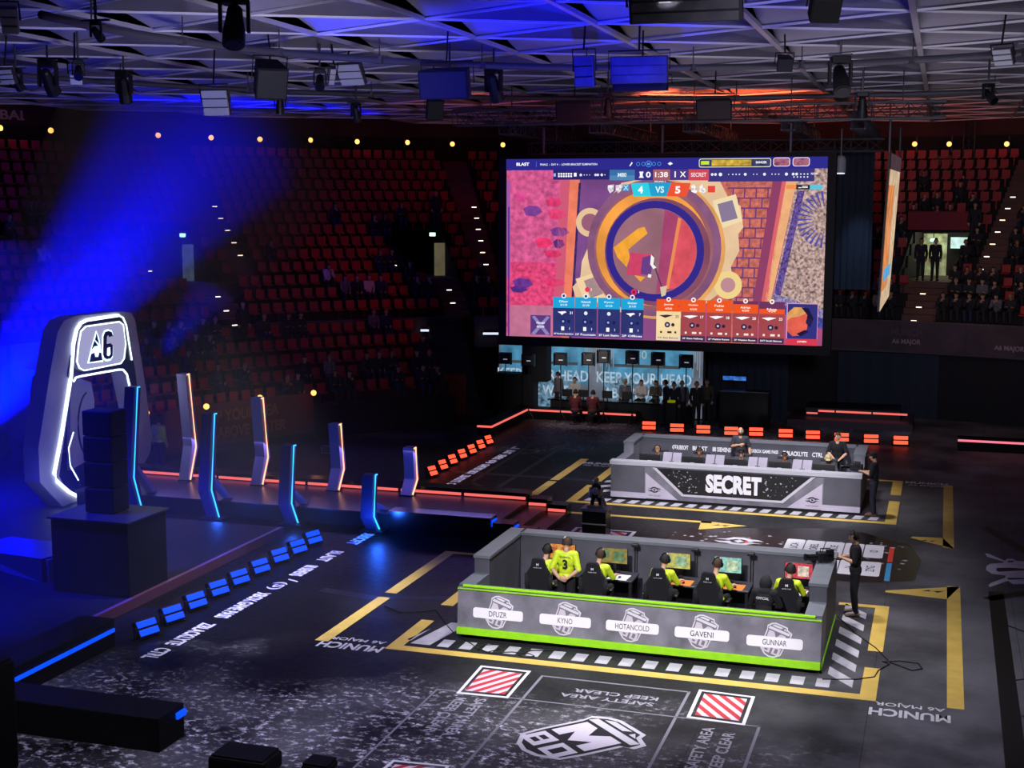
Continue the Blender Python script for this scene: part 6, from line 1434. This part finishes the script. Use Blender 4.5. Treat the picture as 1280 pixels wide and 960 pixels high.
# amber spots on the bleacher rail
for k, (x, y) in enumerate(((258, 508), (325, 497), (392, 491), (183, 516))):
    P = ray_arc(x, y, LR0 - .50); P.z = P.z; a = ang_of(P); t = thing('rail_lamp', 'amber spot on the rail above the slogan banner, ' + ['over its first word', 'over its middle', 'at its far end', 'beside the gate leg'][k], 'lamp', P, 0, None)
    MB().cone(P + V3((0, 0, 0)), P + V3((-.1, .22, .05)), .11, .07, 14).build('housing', BLK, t); MB().cyl(P + V3((.02, -.04, 0)), P + V3((.0, -.0, 0)), .10, 14).build('lens', glow('amber_lens', (1, .4, .1), 2.6), t)
    MB().cyl((P.x, P.y, 0), (P.x, P.y, P.z - .02), .025, 6).build('pole', BLK, t)
    if k < 3: light('rail_lamp_glow', 'POINT', P + V3((.5, -.9, .1)), None, 5, (1, .4, .15), .1)
P = ray_arc(198, 535, LR0 - 1.2); P.z = 0; person(B_std, 'steward in a yellow-green vest standing before the low bleacher', P, 0, 0, 0, mat('vest_dim', '#a8b83a', .7), CLO[0])
P = AY(411, 562, 42.0); t = thing('sign_frame', 'small black sign with pale outline on a stand behind the catwalk', 'sign', (P.x, 42, 0))
MB().span((P.x - .28, 42.0, P.z - .14), (P.x + .28, 42.03, P.z + .14)).build('board', BLK, t); MB().tube([(P.x + sx * .27, 41.99, P.z + sz * .13) for sx, sz in ((-1, -1), (1, -1), (1, 1), (-1, 1), (-1, -1))], .012, 5).build('outline', mat('pale_outline', '#c0c0cc', .5), t); MB().cyl((P.x, 42.02, 0), (P.x, 42.02, P.z - .14), .02).build('pole', BLK, t)
# exits
EXM = glow('exit_green', (.45, .95, .65), 3.2)
for k, (v, px, py) in enumerate(zip(VOM, (229, 541, 1167), (294, 293, 300))):
    r = R0 + RD * (v[2] + VD) - .06; P = ray_arc(px, py, r)
    t = thing('exit_sign', ['green exit lamp in the doorway inside the blue beam', 'green exit lamp in the dark middle doorway', 'green exit lamp over the bright doorway'][k], 'exit sign', P)
    MB().rbox(P, (.34, .08, .2), .02).build('housing', BLK, t); MB().rbox(P + V3((0, -.045, 0)), (.28, .02, .15), .01).build('glow_face', EXM, t); MB().span(P + V3((-.02, .02, 0)), P + V3((.02, .06, .3))).build('mount', BLK, t)
zf = Z0 + RH * 3
def vom_inner(v, u0, u1, z0, z1, r, nm, m, lab, cat):
    a0 = v[1] + (v[0] - v[1]) * u0; a1 = v[1] + (v[0] - v[1]) * u1
    mb = MB(); mb.add([pol(rr_, a, z) for rr_ in (r, r + .05) for z in (zf + z0, zf + z1) for a in (a0, a1)], [(0, 1, 3, 2), (5, 4, 6, 7), (2, 3, 7, 6), (0, 4, 5, 1), (0, 2, 6, 4), (1, 5, 7, 3)])
    o = mb.build(nm, m, None); return tag(o, lab, cat)
rb = R0 + RD * (3 + VD)
vom_inner(VOM[2], .02, .42, 0, 1.9, rb + 2.6, 'corridor_wall', mat('mural', '#a8b088', .8, noise=.5, nscale=3, emit=(.40, .42, .22), power=.35), 'yellow-green lit corridor wall inside the bright doorway', 'wall panel')  # corridor light on this wall is put in as weak emission
vom_inner(VOM[2], .50, .98, 1.25, 1.75, rb + 2.3, 'corridor_sign', glow('corridor_sign_face', (.55, .8, .75), 1.0, .3, 3), 'pale lit sign board inside the bright doorway', 'sign')
vom_inner(VOM[2], .68, .96, .0, .8, rb + 2.6, 'corridor_window', glow('corridor_bright', (.75, .85, .5), 1.1, .3, 4), 'bright glass door at the end of the lit corridor', 'glass door')
vom_inner(VOM[1], .80, 1.0, 0, 1.45, rb - .9, 'corridor_board', mat('corridor_pale_glow', '#b5a978', .8, noise=.2, nscale=2, emit=(.30, .27, .14), power=.3), 'yellowish lit panel at the side of the dark doorway', 'wall panel')  # panel glows by itself in place of light from the corridor
vom_inner(VOM[0], .82, 1.0, 0, 1.5, rb - .9, 'corridor_board', mat('corridor_blue_glow', '#7f8fa8', .8, noise=.5, nscale=4, emit=(.12, .18, .22), power=.5), 'pale lit panel at the side of the doorway in the blue beam', 'wall panel')  # lit look of this panel also set by emission
light('corridor_lamp', 'POINT', pol(rb + 1.2, (VOM[2][0] + VOM[2][1]) / 2, zf + 1.95), None, 60, (.9, 1, .7), .2)
for px, lab in ((1151, 'person in dark jacket standing in the bright doorway'), (1169, 'person with broad shoulders standing in the bright doorway')):
    P = ray_arc(px, 325, R0 + RD * 3 + 1.0); P.z = zf; person(B_std, lab, P, PI, 0, 0, CLO[0], CLO[0])
P = ray_arc(256, 320, R0 + RD * 3 + 2.7); P.z = zf; person(B_std, 'dark figure standing at the pale edge of the doorway in the beam', P, PI, 0, 0, CLO[0], CLO[0])
fas = vom_inner(VOM[2], -.1, 1.0, 2.1, 2.9, R0 + RD * (3 + VD) - .12, 'doorway_fascia', mat('red_fascia_panel', '#8a1c2a', .7), 'deep red panel over the bright doorway', 'panel')
# grey rail-light units at the parapet
for x0, x1, y, lab in ((526, 556, 413, 'pale strip light along the parapet at the bleacher end'), (604, 624, 417, 'pale strip light along the parapet beside the screen')):
    A, B_ = ray_arc(x0, y, R0 - .46), ray_arc(x1, y, R0 - .46); t = thing('strip_light', lab, 'strip light', A)
    MB().tube([A, B_], .05, 6).build('tube', glow('strip_white', (.55, .62, .75), 1.4), t); MB().tube([A + V3((0, .1, .0)), B_ + V3((0, .1, .0))], .08, 6).build('housing', GREYM, t)

# ---------------------------------------------------------------- rigging
def truss(label, a, b, s=.42, group=None, up=V3((0, 0, 1)), step=.55, r=.032):
    a, b = V3(a), V3(b); d = (b - a); L = d.length; d.normalize(); sd = d.cross(up).normalized(); u = sd.cross(d)
    t = thing('lighting_truss', label, 'truss', a, 0, group); mb = MB(); cor = [(sd * x + u * z) * (s / 2) for x, z in ((-1, -1), (1, -1), (1, 1), (-1, 1))]
    for c in cor: mb.cyl(a + c, b + c, r, 6)
    mb.build('chords', STEEL, t); mb = MB(); n = max(2, int(L / step))
    for k in range(n):
        p, q = a + d * (L * k / n), a + d * (L * (k + 1) / n)
        for f in range(4):
            c0, c1 = cor[f], cor[(f + 1) % 4]
            mb.cyl(p + (c0 if k % 2 else c1), q + (c1 if k % 2 else c0), .014, 4); mb.cyl(p + c0, p + c1, .014, 4)
    mb.build('lacing', STEEL, t)
    for u_ in (.08, .92): p = a + d * (L * u_); MB().cyl(p + V3((0, 0, s / 2)), (p.x, p.y, CZ + .05), .02, 5).build('hanger', STEEL, t)
    return t
truss('long straight truss across the hall above the video screen', (-16.2, 44.6, 11.45), (-.15, 44.6, 11.45), .5)
TL = ['above the stair side edge of the screen', 'second above the screen', 'third above the screen', 'fourth above the screen', 'beyond the far corner of the screen']
for k, x in enumerate((-14.6, -11.4, -8.2, -5.0, -2.8)):
    truss('dark truss running back over the screen, ' + TL[k], (x, 45.2, 11.15), (x, 55.0, 11.15), .42)
truss('dark truss crossing over the back of the screen rig', (-15.2, 50.2, 10.64), (-2.2, 50.2, 10.64), .42)
truss('thin upright truss tower against the dark end wall', ray_arc(1210, 205, 36.4), V3(ray_arc(1212, 152, 36.4)), .5, None, V3((1, 0, 0)))
def ring(label, c, r, z, a0, a1, rad, n=60):
    pts = [(c[0] + r * math.cos(a0 + (a1 - a0) * k / n), c[1] + r * math.sin(a0 + (a1 - a0) * k / n), z) for k in range(n + 1)]
    t = thing('rigging_pipe', label, 'pipe', pts[0]); MB().tube(pts, rad, 8).build('pipe', mat('pipe_grey', '#5b5a63', .5, .3), t, True)
    for k in range(2, n, 5): p = pts[k]; MB().cyl(p, (p[0], p[1], CZ + .1), .018, 5).cyl((p[0], p[1], z - .09), (p[0], p[1], z + .09), .11, 8).build('hanger', STEEL, t)
    return t
ring('curved pipe hung under the ceiling, inner ring', (-4.5, 24.5), 12.7, 12.15, math.radians(30), math.radians(185), .09)
ring('curved pipe hung under the ceiling, outer ring', (-4.5, 24.5), 23.0, 12.15, math.radians(40), math.radians(165), .08)
def hung(px, py, z): P = FZ(px, py, z); return P
def moving_head(label, px, py, z, yaw, pitch, s=1.0):
    s *= .78
    P = FZ(px, py, z); t = thing('moving_head_light', label, 'stage light', P)
    R_ = Matrix.Rotation(yaw, 3, 'Z'); W_ = lambda *v: P + R_ @ (V3(v) * s)
    mb = MB(); mb.rbox(W_(0, 0, .30), (.36 * s, .28 * s, .14 * s), .02, R_); mb.build('base', BLK, t)
    for sx in (-1, 1): MB().rbox(W_(sx * .2, 0, .05), (.05 * s, .14 * s, .46 * s), .015, R_).build('yoke_arm', BLK, t)
    Rp = R_ @ Matrix.Rotation(pitch, 3, 'X'); mb = MB(); mb.cone(P + Rp @ V3((0, 0, .16 * s)), P + Rp @ V3((0, 0, -.22 * s)), .11 * s, .165 * s, 14).cyl(P + Rp @ V3((0, 0, -.22 * s)), P + Rp @ V3((0, 0, -.42 * s)), .165 * s, 14).ball(P + Rp @ V3((0, 0, .14 * s)), .115 * s)
    mb.build('head', BLK, t, bevel=0); MB().cyl(P + Rp @ V3((0, 0, -.42 * s)), P + Rp @ V3((0, 0, -.435 * s)), .13 * s, 14).build('lens', BLKG, t)
    MB().cyl(W_(0, 0, .36), (P.x, P.y, CZ + .1), .03, 6).span(V3(W_(0, 0, .40)) - V3((.3, .04, .02)), V3(W_(0, 0, .40)) + V3((.3, .04, .02))).build('clamp_mount', STEEL, t)
    return t
MH = [(60, 98, .2, .8, 1.5), (155, 108, 0, .2, 1.4), (293, 25, .4, -.5, 1.6), (617, 105, -.3, .5, 1.5), (1050, 95, .3, -.7, 1.7), (338, 100, .7, .9, 1.1), (400, 100, .4, -.8, 1.0), (445, 140, 0, .4, 1.0), (350, 128, .5, .2, 1.0), (760, 130, .2, .3, 1.0), (1235, 118, .7, -.9, 1.0), (1290, 72, .6, -.9, 1.0), (20, 100, .2, .9, 1.0), (98, 88, .6, -.9, .9), (1078, 130, .1, .2, 1.2), (120, 40, .1, 1.1, .7), (562, 110, .5, .3, .8)]
MLAB = ['below the ceiling over the red lettering board', 'hanging before the dark wall beside it', 'on the inner pipe in the blue wash', 'left of the screen truss'.replace('left of', 'next to the end of'), 'aimed outward over the screen corner', 'by the black cube speaker', 'with pale panel before the beam', 'small and low over the lamps', 'small under the cube speaker', 'above the orange ceiling glow', 'near the hall end under the outer pipe', 'near the hall end under the inner pipe', 'at the edge over the lamps', 'beside the double flood panel', 'on the screen truss end', 'tiny on the pipe near the corner', 'below the wide speaker']
for k, (px, py, yw, pt, s) in enumerate(MH): moving_head('black moving head light ' + MLAB[k], px, py, 11.75 if py < 110 else 11.5, yw, pt, s)
def flood(label, px, py, z, w_, h_, yaw, tilt, m):
    P = FZ(px, py, z); t = thing('flood_panel', label, 'flood light', P); R_ = Matrix.Rotation(yaw, 3, 'Z') @ Matrix.Rotation(tilt, 3, 'X')
    MB().rbox(P, (w_, .14, h_), .02, R_).build('housing', GREYM, t)
    for k in range(3): MB().rbox(P + R_ @ V3((0, -.08, h_ * (k - 1) / 3)), (w_ * .94, .03, h_ / 3 - .03), .008, R_).build('louvre_panel', m, t)
    MB().tube([P + R_ @ V3((-w_ / 2 - .04, 0, 0)), P + R_ @ V3((-w_ / 2 - .04, 0, h_ * .7)), P + R_ @ V3((w_ / 2 + .04, 0, h_ * .7)), P + R_ @ V3((w_ / 2 + .04, 0, 0))], .02, 5).cyl(P + R_ @ V3((0, 0, h_ * .7)), (P.x, P.y, CZ + .1), .025, 6).build('bracket_mount', BLK, t)
FLM = mat('flood_white', '#c9ccd6', .4)
for px, py, z, w_, h_, yw, tl, lab in ((270, 128, 11.2, .75, .7, .1, .3, 'pale three-band flood panel in the blue beam top'), (439, 92, 12.0, .75, .65, -.1, .6, 'pale flood panel beside the blue-lit ceiling'), (95, 92, 11.7, .3, .55, .4, .3, 'pale flood panel between moving heads'), (10, 95, 11.7, .4, .4, 0, .4, 'pale flood panel at the picture edge'.replace('picture edge', 'end of the outer pipe')), (415, 94, 11.9, .16, .55, .6, .8, 'narrow pale flood panel turned edge-on'), (1255, 70, 11.8, .45, .4, -.5, .5, 'pale flood panel at the hall end on the inner pipe'), (12, 25, 11.8, .3, .5, .5, .5, 'pale flood panel above the corner pipe'), (731, 89, 11.6, .5, .72, -.15, .15, 'narrow grey flood bank hanging over the middle of the hall'), (799, 87, 11.6, 1.35, .62, .05, .15, 'wide grey flood bank beside the narrow one'), (857, 6, 11.4, 1.7, .5, 0, .3, 'large grey flood panel in a black frame overhead')):
    flood(lab, px, py, z, w_, h_, yw, tl, FLM if 'flood panel' in lab and 'large' not in lab else GREYP)
def speaker(label, px, py, z, d, yaw, tilt):
    P = FZ(px, py, z); t = thing('hanging_speaker', label, 'speaker', P); R_ = Matrix.Rotation(yaw, 3, 'Z') @ Matrix.Rotation(tilt, 3, 'X')
    w_, dp, h_ = d; pts = [(-w_ / 2, -dp / 2, -h_ / 2), (w_ / 2, -dp / 2, -h_ / 2), (w_ * .36, dp / 2, -h_ / 2), (-w_ * .36, dp / 2, -h_ / 2)]
    MB().prism([P + R_ @ V3(p) for p in pts], R_ @ V3((0, 0, h_))).build('cabinet', BLKF, t, bevel=.02); MB().rbox(P + R_ @ V3((0, -dp / 2 - .012, 0)), (w_ * .92, .02, h_ * .9), .008, R_).build('grille', mat('grille_dark', '#15161b', .6, noise=.3, nscale=60), t)
    MB().tube([P + R_ @ V3((-w_ / 2 - .03, 0, 0)), P + R_ @ V3((-w_ / 2 - .03, 0, h_ * .75)), P + R_ @ V3((w_ / 2 + .03, 0, h_ * .75)), P + R_ @ V3((w_ / 2 + .03, 0, 0))], .02, 5).cyl(P + R_ @ V3((0, 0, h_ * .75)), (P.x, P.y, CZ + .1), .022, 6).build('bracket_mount', BLK, t)
for px, py, z, d, yw, tl, lab in ((560, 104, 11.45, (1.3, .7, .7), 0, .2, 'wide black speaker cabinet hanging beside the screen truss'), (336, 99, 11.6, (.8, .8, .8), .7, .4, 'black cube speaker hanging in the blue light'), (1029, 8, 11.7, (.5, .42, .42), .4, .5, 'black speaker hanging overhead against the blue ceiling'), (542, 136, 11.3, (.5, .5, .6), .6, .3, 'small black speaker below the wide cabinet'), (719, 139, 11.3, (1.1, .5, .6), 0, .2, 'black speaker over the truss before the orange glow'), (894, 136, 11.4, (1.1, .5, .6), 0, .2, 'black speaker at the end of the orange glow'), (803, 106, 11.4, (1.4, .5, .3), 0, .1, 'flat black speaker under the second flood bank'), (980, 79, 12.0, (.4, .35, .35), .3, .4, 'little black speaker near the screen corner')):
    speaker(lab, px, py, z, d, yw, tl)
# spot head glowing beyond the screen edge
P = AY(1051, 209, 48); t = thing('hanging_spot', 'pale spotlight hanging beside the screen edge', 'stage light', P)
MB().cyl(P + V3((0, 0, .25)), P + V3((0, -.05, -.2)), .17, 14).ball(P + V3((0, 0, .25)), .16).build('head', mat('pale_housing', '#9a9ca6', .4), t); MB().cyl(P + V3((0, -.05, -.2)), P + V3((0, -.05, -.23)), .14, 14).build('lens', glow('lens_white', (.8, .85, 1), 1.2), t); MB().cyl(P + V3((0, 0, .3)), (P.x, P.y, 11.1), .025, 6).build('clamp_mount', STEEL, t)
P = ray_arc(1178, 201, 36.3); t = thing('projector_box', 'brown projector box under the amber lamps at the hall end', 'projector', P); MB().rbox(P, (1.0, .7, .5), .03).build('body', mat('brown_box', '#6a4436', .7), t); MB().cyl(P + V3((.2, .3, .0)), P + V3((.9, 1.6, .6)), .04, 6).build('arm_mount', STEEL, t)

# ---------------------------------------------------------------- haze that shows the blue beam
def haze(name, label, a, b, ra, rb, dens):
    m = bpy.data.materials.new(name); m.use_nodes = True; nt = m.node_tree; nt.nodes.remove(nt.nodes['Principled BSDF'])
    v = nt.nodes.new('ShaderNodeVolumeScatter'); v.inputs['Density'].default_value = dens; v.inputs['Anisotropy'].default_value = .2; v.inputs['Color'].default_value = (1, 1, 1, 1)
    nt.links.new(v.outputs[0], nt.nodes['Material Output'].inputs['Volume'])
    o = MB().cone(a, b, ra, rb, 32).build(name, m); return tag(o, label, 'haze', None, 'stuff')
d_ = (BEAM_B - BEAM_A).normalized()
haze('stage_haze', 'thin smoke lit by the blue beam over the stand', BEAM_A - d_ * .3, BEAM_A + d_ * 20.0, .8, 6.0, .10)
m_ = haze('stage_haze', 'thin blue smoke hanging over the wing of the stage', (-17.0, 9.0, 0.2), (-21.5, 37.0, 0.2), 7.5, 7.5, .006)
